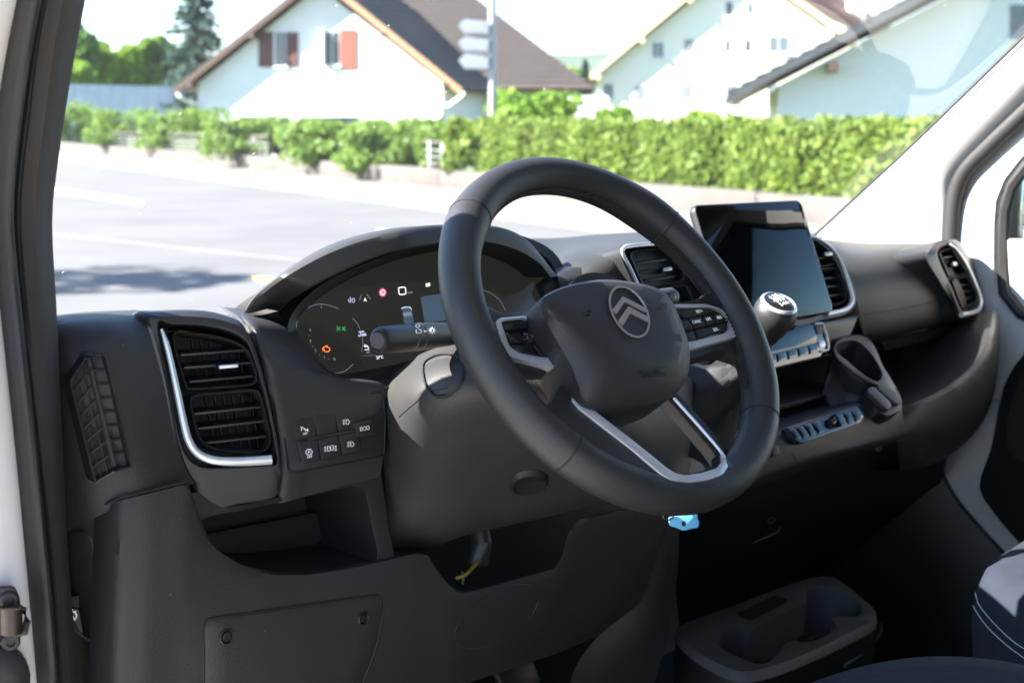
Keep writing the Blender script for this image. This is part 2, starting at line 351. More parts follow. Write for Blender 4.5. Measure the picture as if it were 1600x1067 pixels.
far_door = P('far_door', loft([dp.pts(q, h) for q, h in ((rpoly([(1497, 620), (1494, 370), (1503, 300), (1600, 200), (1800, 10), (2300, -330), (3000, -330), (3000, 760)], 40, 110), -.01), (rpoly([(1499, 618), (1496, 370), (1505, 302), (1602, 204), (1800, 15), (2295, -325), (2995, -325), (2995, 756)], 40, 110), .004), (rpoly([(1552, 540), (1552, 330), (1560, 288), (1612, 226), (1830, 40), (2310, -265), (2900, -265), (2900, 620)], 40, 110), .010), (rpoly([(1566, 500), (1564, 335), (1571, 292), (1620, 236), (1835, 52), (2315, -250), (2885, -250), (2885, 605)], 40, 110), -.004))]), m_trimw)
P('window_seal', tube(dp.pts(rpoly([(1568, 475), (1567, 340), (1574, 294), (1622, 238), (1837, 54), (2316, -248), (2882, -248), (2882, 602), (1625, 505)], 34, 90), -.004), .012, 8, closed=True, up=(1, 0, 0)), m_seal, far_door)
P('window_pane', loft([dp.pts(rpoly([(1566, 480), (1565, 340), (1572, 292), (1620, 236), (1837, 52), (2316, -252), (2886, -252), (2886, 606), (1620, 508)], 34, 60), -.020), dp.pts(rpoly([(1566, 480), (1565, 340), (1572, 292), (1620, 236), (1837, 52), (2316, -252), (2886, -252), (2886, 606), (1620, 508)], 34, 60), -.0235)], True, True), m_win, far_door)
card = [(1640, 530), (1598, 552), (1570, 592), (1556, 640), (1545, 700), (1530, 742), (1528, 768), (1548, 800), (1590, 850), (1640, 900), (1800, 960), (2000, 900), (2000, 520)]
P('door_card', plate(dp, crv(card, 80, True), .02, 6, h=.03, bh=.012), m_black, far_door)
P('card_pocket', plate(dp, crv([(1650, 560), (1600, 580), (1578, 625), (1572, 690), (1590, 720), (1650, 715), (1800, 700), (1800, 570)], 50, True), .01, 5, h=.042, bh=.008), m_dash2, far_door)
# wing mirror beyond the far window
mc = UX(1606, 345, 1.63)
mir = P('wing_mirror', box(mc, .20, .11, .30, X=nrm((.93, -.36, 0)), Y=nrm((.36, .93, 0)), bev=.04), m_black)
P('mirror_glass', box(mc + np.array([-.02, -.056, .0]), .155, .012, .25, X=nrm((.93, -.36, 0)), Y=nrm((.36, .93, 0)), bev=.02), mat('mirror', (.8, .82, .84), .03, metal=1), mir)
P('mirror_arm', tube([mc + np.array([-.05, .02, -.12]), (1.40, .42, 1.17)], .03, 12), m_black, mir)

# ------------------------------------------------------------------ dashboard
dash = thing('dashboard', 'dark grey moulded plastic van dashboard running from the open door to the far pillar', 'dashboard', (.45, .35, .9))
def D(name, VF, m, par=dash, **k): return obj(name, VF[0], VF[1], m, par, **k)
pod_n = (-.28, -.93, .22)
PV = Plane(U(340, 600, .27), pod_n)
def vent_frame(pl, opening, par, wpx=5, depth=.035, h=0.0, m=m_dash2, name='vent_frame'):
    o = rpoly(opening, 14, 64) if len(opening) < 30 else np.asarray(opening)
    ex = inset(o, -wpx); e2 = inset(o, -wpx * .75); i2 = inset(o, -wpx * .25)
    A = pl.pts(ex, h - .004); B = pl.pts(e2, h - .0008); C = pl.pts(inset(o, -wpx * .5), h); Bi = pl.pts(i2, h - .0008); I = pl.pts(o, h - .004)
    fr = D(name, loft([A - pl.n * depth, A, B, C, Bi, I, I - pl.n * depth]), m, par)
    D('vent_duct', loft([I * .999 + pl.p * .001 - pl.n * (depth - .001), I - pl.n * (depth + .004)], False, True), m_dark, par)
    return o
def slat(pl, a, b, par, h=-.010, w=.020, t=.0026, tilt=.25, m=m_black):
    p, q = pl.at(*a, h), pl.at(*b, h); X = nrm(q - p); n = nrm(pl.n + tilt * np.cross(pl.n, X) * -1); n = nrm(n - X * (n @ X)); Z = np.cross(n, X)
    D('slat', box((p + q) / 2 - n * w / 2, np.linalg.norm(q - p), w, t, X, n, Z, bev=.0009), m, par)
def vanes(pl, a, b, c, d, n, par):
    for i in range(n):
        t = (i + 1) / (n + 1); p = pl.at(*(np.array(a) * (1 - t) + np.array(b) * t), -.033); q = pl.at(*(np.array(c) * (1 - t) + np.array(d) * t), -.033)
        Z = nrm(q - p); X = nrm(np.cross(pl.n, Z))
        D('vane', box((p + q) / 2, .0012, .006, np.linalg.norm(q - p), X, pl.n, Z), m_dark, par)  # vanes blackened so they sink into the painted shade
def knob(pl, x, y, par, w=.021, t=.0058):
    p = pl.at(x, y, -.004); X = pl.r
    k = D('vent_knob', box(p - pl.n * .004, w, t, .014, X, pl.u, pl.n, bev=.002), m_gloss, par)
    D('knob_trim', box(p + pl.n * .0034 - pl.u * .0004, w * .88, t * .62, .002, X, pl.u, pl.n, bev=.0009), m_chrome, par)

# left air vent pod
pod = crv([(216, 487), (250, 481), (316, 480), (356, 487), (380, 497), (394, 515), (412, 567), (429, 645), (443, 712), (444, 745), (438, 779), (380, 792), (318, 803), (303, 780), (292, 748), (278, 716), (268, 680), (256, 611), (236, 535)], 120, True)
well = crv([(247, 507), (270, 506), (316, 508), (356, 516), (384, 532), (397, 560), (414, 618), (429, 690), (433, 722), (423, 727), (345, 731), (315, 729), (293, 714), (280, 680), (264, 600)], 120, True)
def align(A, B):
    k = np.argmin(((B - A[0]) ** 2).sum(1)); return np.roll(B, -k, 0)
well = align(pod, well)
lv = D('air_vent', loft([PV.pts(pod) - PV.n * .09 + np.array([0, .03, -.01]), PV.pts(pod) - PV.n * .028, PV.pts(inset(pod, 2)) - PV.n * .017, PV.pts(inset(pod, 6)) - PV.n * .008, PV.pts(pod * .45 + well * .55, -.001), PV.pts(inset(well, -2), 0.0), PV.pts(well, -.001), PV.pts(inset(well, 1.5), -.006), PV.pts(inset(well, 3)) - PV.n * .052], False, True), m_dash2, label='left air vent pod with silver L-shaped trim')
up_o = [(274, 525), (303, 523), (342, 529), (370, 538), (387, 552), (399, 587), (392, 598), (350, 602), (304, 605), (291, 596)]
vent_frame(PV, crv(up_o, 64, True), lv, 4.5, .034, -.004)
lo_o = [(301, 628), (311, 619), (350, 615), (394, 611), (405, 619), (414, 655), (420, 685), (411, 702), (375, 703), (338, 699), (314, 682)]
vent_frame(PV, crv(lo_o, 64, True), lv, 4.5, .034, -.004)
for a, b in (((282, 555), (382, 547.5)), ((287, 575), (393, 567)), ((296, 597), (396, 588)), ((303, 647), (408, 636)), ((309, 670), (414, 658)), ((320, 693), (416, 682))): slat(PV, a, b, lv)
vanes(PV, (284, 528), (384, 545), (296, 603), (396, 596), 6, lv); vanes(PV, (306, 622), (404, 614), (322, 696), (416, 700), 6, lv)
knob(PV, 356, 572, lv)
cp = crv([(252, 514), (256, 524), (264, 552), (277, 611), (289, 668), (297, 692), (309, 708), (327, 717), (350, 720.5), (385, 720.5), (424, 718)], 60)
rad = np.interp(np.arange(60), [0, 4, 40, 59], [.0012, .0028, .0040, .0048])
D('chrome_trim', tube(PV.pts(cp, -.001), rad, 12, ru=rad * .75, up=PV.n), m_chrome, lv)
D('pod_seam', tube(PV.pts(crv([(222, 492), (240, 535), (259, 611), (271, 680), (282, 716), (296, 745)], 40), -.012), .0016, 6), m_dark, lv)

# left end panel and its demister vent
rows = [[(78, 512, .33), (92, 503, .32), (112, 497, .30), (160, 493, .29), (222, 491, .29)],
        [(82, 506, .42), (100, 495, .41), (130, 491, .40), (175, 489, .39), (228, 487, .38)]]
rows = [[(60, 497, .50), (100, 494, .50), (150, 489, .48), (220, 486, .46)],
        [(70, 505, .36), (104, 496, .35), (158, 492, .34), (224, 491, .335)],
        [(78, 530, .315), (112, 522, .30), (170, 517, .285), (236, 528, .29)],
        [(86, 600, .305), (118, 590, .283), (178, 588, .268), (256, 600, .277)],
        [(90, 680, .305), (128, 670, .276), (196, 665, .262), (272, 680, .270)],
        [(94, 760, .305), (140, 748, .272), (214, 730, .256), (292, 735, .265)],
        [(97, 835, .305), (150, 808, .270), (222, 772, .252), (306, 755, .262)]]
D('end_panel', sheet_solid(*gridY(rows, 40, 60), (0, .012, 0)), m_dash)
# demister grille: two faces meeting on a ridge
dmA = [(108, 595), (136, 556), (178, 731), (147, 750)]; dmB = [(136, 556), (161, 556), (201, 727), (178, 731)]
dm = thing('tmp', 'x', 'x'); bpy.data.objects.remove(dm)
PA = Plane(U(140, 640, .268), (-.62, -.76, .16)); PB = Plane(PA.at(157, 640), (.05, -.985, .16))
frame_px = rpoly([(105, 594), (134, 552), (163, 552), (204, 729), (179, 735), (145, 754)], 3, 72)
def dmpt(x, y, h=0):   # point on the folded surface
    rx = 136 + (y - 556) * (42 / 175.0)
    return PA.at(x, y, h) if x < rx else PB.at(x, y, h)
outer = np.array([dmpt(*q) for q in frame_px]); inn = np.array([dmpt(*q) for q in inset(frame_px, 3)])
dmv = D('demister_vent', loft([outer + [0, .012, 0], outer + [0, -.004, 0], inn + [0, -.0045, 0], inn + [0, .016, 0]], False, True), m_dash2)
D('vent_well', loft([inn + [0, .005, 0], inn + [0, .0052, 0]], True, True), m_dark, dmv)
rw = .0018
D('ridge_rib', tube([PA.at(138, 560, .001), PA.at(157, 640, .001), PA.at(178, 728, .001)], .0024, 8), m_dash2, dmv)
for t in (.34, .68):
    a = np.array(dmA[0]) * (1 - t) + np.array(dmA[1]) * t; b = np.array(dmA[3]) * (1 - t) + np.array(dmA[2]) * t
    D('rib', tube([PA.at(*a, -.002), PA.at(*b, -.002)], .0009, 6), m_dash2, dmv)
for i in range(1, 8):
    t = i / 8
    l = np.array(dmA[0]) * (1 - t) + np.array(dmA[3]) * t; r = np.array(dmA[1]) * (1 - t) + np.array(dmA[2]) * t
    D('rib', tube([PA.at(*l, -.002), PA.at(*r, -.001)], .0010, 6), m_dash2, dmv)
    l = np.array(dmB[0]) * (1 - t) + np.array(dmB[3]) * t; r = np.array(dmB[1]) * (1 - t) + np.array(dmB[2]) * t
    D('rib', tube([PB.at(*l, -.001), PB.at(*r, -.002)], .0013, 6), m_dash2, dmv)

# panel below the instrument cluster
rows = [[(366, 484, .40), (400, 488, .39), (440, 497, .38), (470, 508, .37)],
        [(386, 500, .315), (412, 503, .32), (440, 510, .325), (466, 520, .330)],
        [(398, 520, .285), (420, 524, .288), (452, 536, .294), (480, 546, .302)],
        [(408, 556, .272), (440, 562, .270), (482, 574, .272), (520, 586, .278)],
        [(420, 606, .264), (470, 604, .260), (535, 602, .259), (600, 600, .262)],
        [(432, 655, .258), (480, 650, .254), (540, 640, .252), (602, 632, .252)],
        [(440, 712, .254), (490, 706, .250), (545, 695, .248), (602, 690, .247)],
        [(436, 786, .254), (490, 772, .250), (545, 757, .247), (594, 745, .245)]]
rows = [[(r[0][0] - 14, r[0][1] - 2, r[0][2] + .035)] + r for r in rows]
D('lower_panel', sheet_solid(*gridY(rows, 40, 60), (0.004, .02, 0)), m_dash)
# switch panel
PS = Plane(U(520, 680, .2505), (-.04, -.965, .26))
sp_px = rpoly([(438, 641), (597, 612.5), (601, 660), (599, 711), (455, 739)], [7, 3, 10, 3, 8], 80)
sw = D('switch_panel', plate(PS, sp_px, .012, 2.0, h=.0015), m_dash2)
bpx = {'a': [(457, 656.5), (489, 650), (495, 681.5), (463, 688)], 'b': [(490, 650), (521.5, 644), (527.5, 675), (496, 681)], 'c': [(522.5, 644), (549, 639.5), (557, 657), (558, 668.5), (528.5, 674.5)],
       'd': [(464, 690), (495.5, 686), (501.5, 718), (472, 723.5)], 'e': [(496.5, 686), (528.5, 679.5), (534.5, 711), (502.5, 717.5)], 'f': [(529.5, 679.5), (556, 675), (562, 688), (564.5, 700), (559, 706.5), (535.5, 711)],
       'g': [(552.5, 660), (582.5, 654), (589, 679), (558, 684)]}
D('panel_gap', tube(PS.pts(inset(sp_px, -.9), .0010), .0011, 6, closed=True), m_dark, sw)
D('switch_recess', plate(PS, rpoly([(455, 657), (551, 638), (558, 658), (566, 700), (560, 708), (470, 725.5)], 6, 60), .002, .8, h=.0020), m_dark, sw)
D('switch_bar', plate(PS, rpoly([(478, 684), (555, 670), (557, 675), (480, 689)], 2, 30), .002, .8, h=.0042), m_dash2, sw)
for k, q in bpx.items():
    D('switch', plate(PS, inset(rpoly(q, [3] * len(q) if k == 'g' else 2.2, 40), .5), .005, 1.0, h=.0052 if k == 'g' else .0042), m_dash2, sw)
hb = .0046
def ST(L, w=.0007, h=hb, closed=False, par=sw, pl=PS, m=m_mark, n='symbol'): return D(n, stroke(pl, L, w, h, closed=closed), m, par)
def sT(s, x, y, size, h=hb): return text('lettering', s, PS, x, y, size, m_mark, sw, h)
sT('P', 472, 670, .0062); sT('OFF', 477, 677.5, .0032); ST([(475, 669), (478, 672), (481, 670), (481, 674)], .0014)
ST(ell(483, 706, 5, 4.6, 20), .0006, closed=True); sT('A', 483, 706, .0050); sT('OFF', 484, 713.5, .0034)
sT('ECO', 570, 669.5, .0060, .0056)
def lampicon(cx, cy, s=1, dx=1):
    ST([(cx, cy - 4 * s), (cx + 3 * s * dx, cy - 3.6 * s), (cx + 5.5 * s * dx, cy), (cx + 3.4 * s * dx, cy + 3.6 * s), (cx + .5 * dx, cy + 4 * s)], .0006, closed=True)
    for i in range(4): ST([(cx - 2 * s * dx, cy - 3.2 * s + i * 2.2 * s), (cx - 5 * s * dx, cy - 2.6 * s + i * 2.2 * s)], .0006)
lampicon(541, 659); lampicon(548, 693.5); lampicon(512, 701); lampicon(521, 699.5, 1, -1)
# storage pocket under the switch panel
PP = Plane(U(500, 830, .245), (-.02, -.985, .17))
po = crv([(317, 812), (380, 797), (440, 784), (530, 764), (560, 760), (570, 772), (580, 820), (588, 872), (560, 884), (482, 894), (430, 894), (372, 882), (345, 864), (327, 842)], 90, True)
pockout = crv([(300, 770), (360, 790), (440, 776), (530, 757), (590, 742), (598, 760), (606, 820), (613, 880), (560, 900), (482, 912), (420, 912), (360, 900), (330, 880), (310, 840)], 90, True); po = align(pockout, po)
Ipo = PP.pts(po, -.004)
pk = D('storage_pocket', loft([PP.pts(pockout, -.02), PP.pts(pockout, 0.0), PP.pts(pockout * .3 + po * .7, .001), PP.pts(inset(po, -1), 0), Ipo, Ipo + [0.0, .12, -.005]], False, True), m_dash2)
PQ = Plane(U(430, 845, .345), (-.02, -.985, .17))
D('pocket_back', plate(PQ, rpoly([(300, 838), (512, 797), (532, 862), (420, 886), (330, 890)], 5, 50), .006, 1.5), m_black, pk)

# ------------------------------------------------------------------ knee panel with fuse cover
from mathutils.bvhtree import BVHTree
def bvh_of(*VFs):
    V = []; Fc = []
    for v, f in VFs:
        k = len(V); V += [tuple(p) for p in v]; Fc += [tuple(i + k for i in q) for q in f]
    return BVHTree.FromPolygons(V, Fc)
def hit(b, x, y):
    r = ray(x, y); h = b.ray_cast(Vector(CAM), Vector(r).normalized())
    if h[0] is None: return None
    n = np.array(h[1]); n = n if n @ r < 0 else -n
    return np.array(h[0]), n
def on(b, L, off=0.0):
    out = []
    for x, y in L:
        q = hit(b, x, y)
        if q: out.append(q[0] + q[1] * off)
    return np.array(out)
def surf_patch(b, outline, off, bev=2.0, t=.004):
    o = np.asarray(outline); c = o.mean(0); rings = [on(b, o, -t), on(b, o, off * .4), on(b, inset(o, bev), off)]
    for f in (.75, .5, .25, .06): rings.append(on(b, c + (inset(o, bev) - c) * f, off))
    return loft(rings, False, True)
edge = [(148, 803), (160, 790), (186, 778), (240, 765), (288, 752), (295, 757), (302, 778), (311, 807), (327, 841), (344, 862), (375, 881), (430, 893), (482, 893), (540, 884), (600, 871), (650, 862), (668, 866), (682, 888), (699, 912), (714, 921), (740, 919), (864, 887), (878, 868), (888, 828), (902, 811), (960, 797), (1050, 783)]
Ed = resamp(np.array(edge, float), 110, False)
Lc = np.concatenate([[0], np.cumsum(np.linalg.norm(np.diff(np.array(edge, float), axis=0), axis=1))])
lx_ctrl = [134, 145, 172, 225, 262, 270, 278, 288, 305, 322, 355, 415, 475, 535, 600, 648, 668, 690, 705, 720, 745, 850, 870, 895, 915, 950, 1000]
rowsK = []
for (x, y), s_ in zip(Ed, np.linspace(0, Lc[-1], 110)):
    lx = np.interp(s_, Lc, lx_ctrl)
    Y0 = np.interp(x, [148, 165, 190, 230, 290, 420, 700, 900, 1050], [.280, .266, .252, .246, .245, .238, .228, .238, .265])
    ly = np.interp(lx, [134, 560, 700, 870, 940, 1000], [1160, 1130, 1072, 1016, 985, 940])
    Yl = np.interp(lx, [134, 150, 178, 220, 400, 700, 1000], [.285, .270, .252, .244, .236, .245, .29])
    col = [U(x, y, Y0 + .05), U(x, y, Y0 + .014), U(x, y + 1.5, Y0 + .004), U(x + (lx - x) * .03, y + 5, Y0)]
    for t in (.2, .45, .7, 1.0):
        col.append(U(x + (lx - x) * t, y + (ly - y) * t, Y0 + (Yl - Y0) * t - .010 * math.sin(t * math.pi)))
    col.append(col[-1] + np.array([0, .03, -.014])); col.append(col[-1] + np.array([0, .12, -.015]))
    rowsK.append(col)
V, Fc = grid(rowsK, 60, 150)
kp = D('knee_panel', (V, Fc), m_dash); bK = bvh_of((V, Fc))
fc = rpoly([(320, 968), (592, 930), (597, 945), (589, 1005), (565, 1066), (545, 1100), (320, 1100)], [10, 8, 10, 30, 20, 10, 10], 80)
D('fuse_cover', surf_patch(bK, fc, .0016), m_dash, kp)
D('cover_seam', tube(on(bK, inset(fc, -1.6), .0002), .0013, 6, closed=True), m_dark, kp)
for x, y, r in ((352, 993, .0075), (565, 965, .0065)):
    p, n = hit(bK, x, y)
    D('screw', lathe(p + n * .0028, n, [(r, -.004), (r * 1.02, .0005), (r * .9, .0014), (r * .8, .0005), (r * .72, -.001), (r * .6, .0012), (r * .3, .0014), (r * .26, .0004)], 20), m_black, kp)
D('embossed_ring', tube(on(bK, ell(776, 963, 74, 36, 50, rot=-33), .0), .0007, 6, closed=True), m_dash2, kp)
D('speaker_grille', tube(on(bK, [(992, 885), (1002, 878), (1006, 890), (999, 905), (990, 912)], .0), .0012, 6), m_black, kp)
# end cap beside the pillar, with the bonnet release
rows = [[(92, 760, .34), (104, 780, .318), (130, 795, .295), (152, 803, .284)], [(94, 850, .34), (106, 855, .318), (132, 862, .295), (158, 868, .284)], [(97, 930, .34), (110, 935, .318), (136, 940, .297), (164, 945, .286)],
        [(108, 1010, .34), (122, 1012, .32), (140, 1015, .30), (160, 1015, .288)], [(118, 1080, .34), (128, 1080, .32), (140, 1080, .305), (152, 1080, .29)], [(126, 1160, .34), (132, 1160, .32), (140, 1160, .305), (148, 1160, .29)]]
Vc, Fcc = gridY(rows, 24, 40)
ec = D('end_cap', sheet_solid(Vc, Fcc, (0, .012, 0)), m_dash); bE = bvh_of((Vc, Fcc))
rp = crv([(100, 835), (120, 828), (143, 838), (150, 880), (154, 950), (152, 1003), (140, 1000), (118, 982), (106, 950), (101, 890)], 60, True)
O = on(bE, rp, .001); I_ = on(bE, inset(rp, 3), .0015)
rc = D('release_recess', loft([O - [0, -.01, 0], O, I_, I_ + [.003, .016, 0]], False, True), m_dash2, ec)
PR = Plane(U(118, 960, .300), (-.45, -.88, .1))
D('release_handle', plate(PR, rpoly([(104, 948), (124, 951), (131, 992), (112, 980)], 3, 30), .012, 1.5), m_black, ec)
D('release_slot', plate(PR, rpoly([(104, 934), (124, 930), (124, 950), (106, 946)], 1, 30), .004, .6), m_dark, ec)
for L in ([(112, 955), (117, 956), (120, 962), (117, 968), (113, 962)], [(113, 956), (112, 951)], [(116, 957), (119, 954)]): D('symbol', stroke(PR, L, .0016, .0008), m_mark, ec)
D('panel_seam', tube(U_path := np.array([U(x, y, Y) for x, y, Y in [(292, 752, .2465), (240, 764.5, .2475), (186, 777, .252), (164, 788, .2655), (149, 801, .281), (153, 850, .283), (160, 941, .284), (158, 1000, .286), (150, 1067, .288)]]), .0014, 6), m_dark, dash)
# ------------------------------------------------------------------ instrument hood and display
inn_ = [(432, 492), (452, 474), (488, 451), (544, 423), (605, 398), (671, 385), (745, 380), (800, 391), (840, 411), (860, 434)]
out_ = [(381, 489), (400, 462), (440, 431), (500, 397), (560, 374), (640, 356), (700, 351), (770, 353), (822, 374), (870, 431)]
A = crv(inn_, 70); B = crv(out_, 70)
Yi = np.interp(np.linspace(0, 1, 70), [0, .15, .5, 1], [.365, .298, .270, .305]); Yo = Yi + .010
a3 = np.array([U(x, y, Y) for (x, y), Y in zip(A, Yi)]); b3 = np.array([U(x, y, Y) for (x, y), Y in zip(B, Yo)])
m3 = np.array([U(*(p * .45 + q * .55), Y - .005) for p, q, Y in zip(A, B, (Yi + Yo) / 2)]); m4 = np.array([U(*(p * .12 + q * .88), Y) for p, q, Y in zip(A, B, Yo - .005)]); m2 = np.array([U(*(p * .88 + q * .12), Y - .002) for p, q, Y in zip(A, B, Yi)])
wx = np.clip(-b3[:, 0] / .2, 0, 1)[:, None] * np.array([1., 0, 0]) * .75
hoodrings = [a3 + [0, .10, -.012], a3 + [0, .05, -.004], a3 + [0, .004, 0], m2, m3, m4, b3, b3 + [0, .05, -.005] + wx * .05, b3 + [0, .13, -.03] + wx * .13, b3 + [0, .22, -.09] + wx * .22]
hood = D('instrument_hood', loft(hoodrings, closed=False), m_dash)
D('hood_foot', sheet_solid(*gridY([[(396, 493, .345), (410, 492, .34), (434, 486, .322)], [(396, 500, .35), (412, 498, .345), (440, 500, .335)], [(398, 512, .36), (424, 510, .355), (464, 514, .345)]], 14, 10), (0, .02, 0)), m_dash2, hood)
PD = Plane(U(600, 510, .335), (-.0, -.93, .37))
scr = crv([(462, 514), (474, 487), (520, 450), (600, 412), (680, 392), (760, 385), (832, 405), (858, 435), (850, 470), (800, 510), (700, 548), (636, 566), (570, 580), (523, 584), (490, 556)], 100, True)
so = crv([(450, 520), (462, 482), (510, 440), (600, 400), (680, 378), (765, 372), (845, 396), (872, 436), (866, 480), (812, 530), (710, 568), (640, 588), (580, 600), (515, 600), (476, 566)], 100, True); so = align(scr, so)
S3 = PD.pts(scr)
disp = D('instrument_display', loft([PD.pts(scr) - PD.n * .004, S3], True, True), m_screen)
D('display_backing', loft([PD.pts(inset(so, -14), -.02), PD.pts(inset(so, -14), -.012)], True, True), m_black, disp)
D('hood_liner', gridY([[(424, 497, .385), (440, 482, .375), (470, 455, .365), (500, 436, .36)], [(440, 522, .375), (460, 500, .37), (482, 476, .37), (512, 450, .37)]], 12, 6), m_black, disp)
D('display_bezel', loft([PD.pts(so, .022), PD.pts(so * .5 + scr * .5, .014), PD.pts(inset(scr, 1), .001), PD.pts(inset(scr, 1), -.003)]), m_black, disp)
D('bezel_skirt', gridY([[(470, 560, .312), (515, 594, .295), (580, 596, .29), (640, 584, .285), (700, 566, .28), (760, 545, .28)], [(482, 568, .292), (518, 600, .272), (580, 606, .262), (640, 602, .25), (700, 590, .24), (760, 570, .23)]], 30, 8), m_dash2, disp)
def G(L, m, w=.0006, closed=False, n='display_symbol'): return D(n, stroke(PD, L, w, .0004, .0003, closed), m, disp)
def GT(s, x, y, size, m): return text('display_text', s, PD, x, y, size, m, disp, .0005)
G(crv([(463, 512), (466, 496), (478, 483), (494, 476), (510, 476), (529, 482)], 24), m_egrey, .0005)
G([(502, 478), (502, 481)], m_egrey); G(crv([(523, 583), (538, 580), (552, 569)], 12), m_egrey, .0005)
G(crv([(551, 497), (558, 505), (563, 515)], 8), m_egrey, .0004); G(crv([(566, 527), (567, 537), (565, 549)], 8), m_egrey, .0004); G([(566, 556), (590, 555)], m_egrey, .0003)
for s, x, y in (('4', 484.5, 516), ('3', 485, 533), ('2', 493, 547.5), ('1', 507, 558), ('0', 522.5, 561)): GT(s, x, y, .0044, m_egrey)
for x, y in ((483, 524), (488, 541), (499, 554), (514, 560)): G([(x, y), (x + .8, y + .8)], m_egrey, .0006)
for sgn, cx in ((1, 529), (-1, 537)):
    G([(cx + 2.5 * sgn, 511), (cx - .5 * sgn, 513.5), (cx + 2.5 * sgn, 516)], m_egreen, .0007)
    for dy in (-2.5, 0, 2.5): G([(cx + 0 - 1 * sgn, 513.5 + dy), (cx - 3.0 * sgn, 513.5 + dy * 1.3)], m_egreen, .0005)
G([(506, 545), (506, 542.5), (508, 541.5), (511, 541.5), (513, 543), (515, 543.5), (515.5, 547), (513, 549.5), (508, 549.5), (506.5, 547.5)], m_eorange, .0010, True); G([(504.5, 543), (504.5, 548)], m_eorange, .0008); G([(509, 540), (512, 540)], m_eorange, .0007)
G([(551, 466), (554, 467), (554.5, 471), (552, 473), (550, 470)], m_epale, .0006, True); G([(547.5, 464), (548, 473)], m_epale, .0006); G([(545, 467), (545.5, 472)], m_epale, .0006)
G([(562, 469), (565, 460)], m_egrey, .0005); G([(573, 460), (579, 467)], m_egrey, .0005); D('display_symbol', fill(PD, [(570.5, 465), (573, 471), (570.5, 469), (568.5, 471)]), m_ewhite, disp)
G(ell(598, 457, 5, 5.8, 24), m_ered, .0014, True); D('display_symbol', fill(PD, ell(598, 457, 4.2, 5.0, 20), .0003), m_epale, disp); GT('50', 598, 457, .0042, m_eblue)
G(rpoly([(622.5, 449.5), (633.5, 448.5), (634.5, 459.5), (624, 460.5)], 2, 20), m_ewhite, .0012, True); GT('km/h', 641, 457, .0038, m_egrey)
D('display_symbol', fill(PD, [(665.5, 443), (672, 442), (672, 447), (666, 448)]), m_ewhite, disp)
GT('rpm', 564.5, 518, .0044, m_epale); GT('x1000', 566, 523.5, .0044, m_epale); GT('90%', 575, 550.5, .0030, m_egrey); GT('27°C', 593.5, 558.5, .0046, m_ewhite)
G([(569, 540), (571, 542), (574, 540), (576, 544)], m_ewhite, .0010); G([(570, 546.5), (577, 546)], m_ewhite, .0007); G([(570, 538), (573, 541)], m_ewhite, .0008)
D('display_symbol', fill(PD, rpoly([(628, 479), (642, 478), (647, 505), (632, 507)], 4, 24), .0003), m_eblue, disp); D('display_symbol', fill(PD, [(630, 489), (642.5, 487), (644, 493), (631, 494.5)], .0005), m_egrey, disp)
G(crv([(627, 482), (633, 480), (641, 480.5), (643, 484)], 10), m_ewhite, .0006)
D('display_symbol', fill(PD, rpoly([(657, 463), (700, 458), (700, 500), (664, 505)], 2, 24), .0003), m_eblue, disp)
G(crv([(735, 452), (760, 455), (780, 468), (790, 485)], 20), m_egrey, .0004)
# ------------------------------------------------------------------ centre: dash top, vents, tablet mount, radio
rows = [[(800, 372, .75), (870, 372, .72), (940, 366, .70), (1010, 362, .68), (1060, 362, .66)],
        [(820, 392, .56), (870, 393, .52), (918, 381, .50), (990, 370, .49), (1060, 368, .49)],
        [(840, 420, .44), (880, 402, .40), (930, 390, .38), (985, 378, .36), (1060, 373, .36)],
        [(850, 450, .38), (890, 425, .345), (940, 405, .325), (985, 388, .32), (1060, 378, .325)],
        [(860, 480, .35), (905, 455, .32), (955, 438, .305), (1000, 445, .30), (1060, 445, .30)],
        [(870, 540, .33), (920, 520, .31), (970, 500, .30), (1010, 500, .295), (1070, 500, .295)]]
D('dash_top', gridY(rows, 40, 50), m_dash)
D('cluster_shoulder', sheet_solid(*gridY([[(840, 446, .34), (870, 428, .34), (905, 418, .335), (940, 424, .325)], [(850, 456, .33), (880, 442, .325), (915, 436, .32), (945, 440, .315)], [(860, 480, .325), (890, 470, .32), (925, 462, .315), (950, 460, .312)]], 20, 10), (0, .02, 0)), m_dash2)
PC = Plane(U(1020, 415, .292), (0, -.955, .295))
cv1 = crv([(968, 400), (970, 388), (980, 381), (1040, 376), (1085, 372), (1110, 400), (1125, 450), (1110, 480), (1050, 490), (1010, 480), (985, 440)], 80, True)
cwell = align(cv1, crv([(976, 402), (978, 392), (987, 387), (1040, 382), (1080, 380), (1100, 405), (1115, 448), (1102, 470), (1050, 478), (1018, 468), (994, 436)], 80, True))
c1 = D('air_vent', loft([PC.pts(cv1) - PC.n * .05, PC.pts(cv1, -.006), PC.pts(inset(cv1, 2), 0), PC.pts(inset(cwell, -1), 0), PC.pts(cwell, -.003), PC.pts(inset(cwell, 2), -.03)], False, True), m_dash2, label='centre air vent behind the steering wheel rim')
D('chrome_trim', tube(PC.pts(crv([(997, 446), (985, 420), (973, 397), (974, 389), (984, 384.5), (1036, 379.5), (1080, 376)], 40), .001), .0027, 10, ru=.002, up=PC.n), m_chrome, c1)
vent_frame(PC, rpoly([(986, 398), (992, 393), (1040, 389), (1052, 400), (1068, 430), (1064, 438), (1012, 450), (1006, 444)], 5, 64), c1, 4, .03, -.003)
for a, b in (((993, 412), (1049, 405)), ((1000, 426), (1058, 419)), ((1006, 439), (1066, 431))): slat(PC, a, b, c1, t=.003)
knob(PC, 1040, 421, c1, .019, .0065)
vent_frame(PC, rpoly([(1015, 460), (1070, 447), (1090, 490), (1035, 500)], 5, 64), c1, 4, .03, -.003)
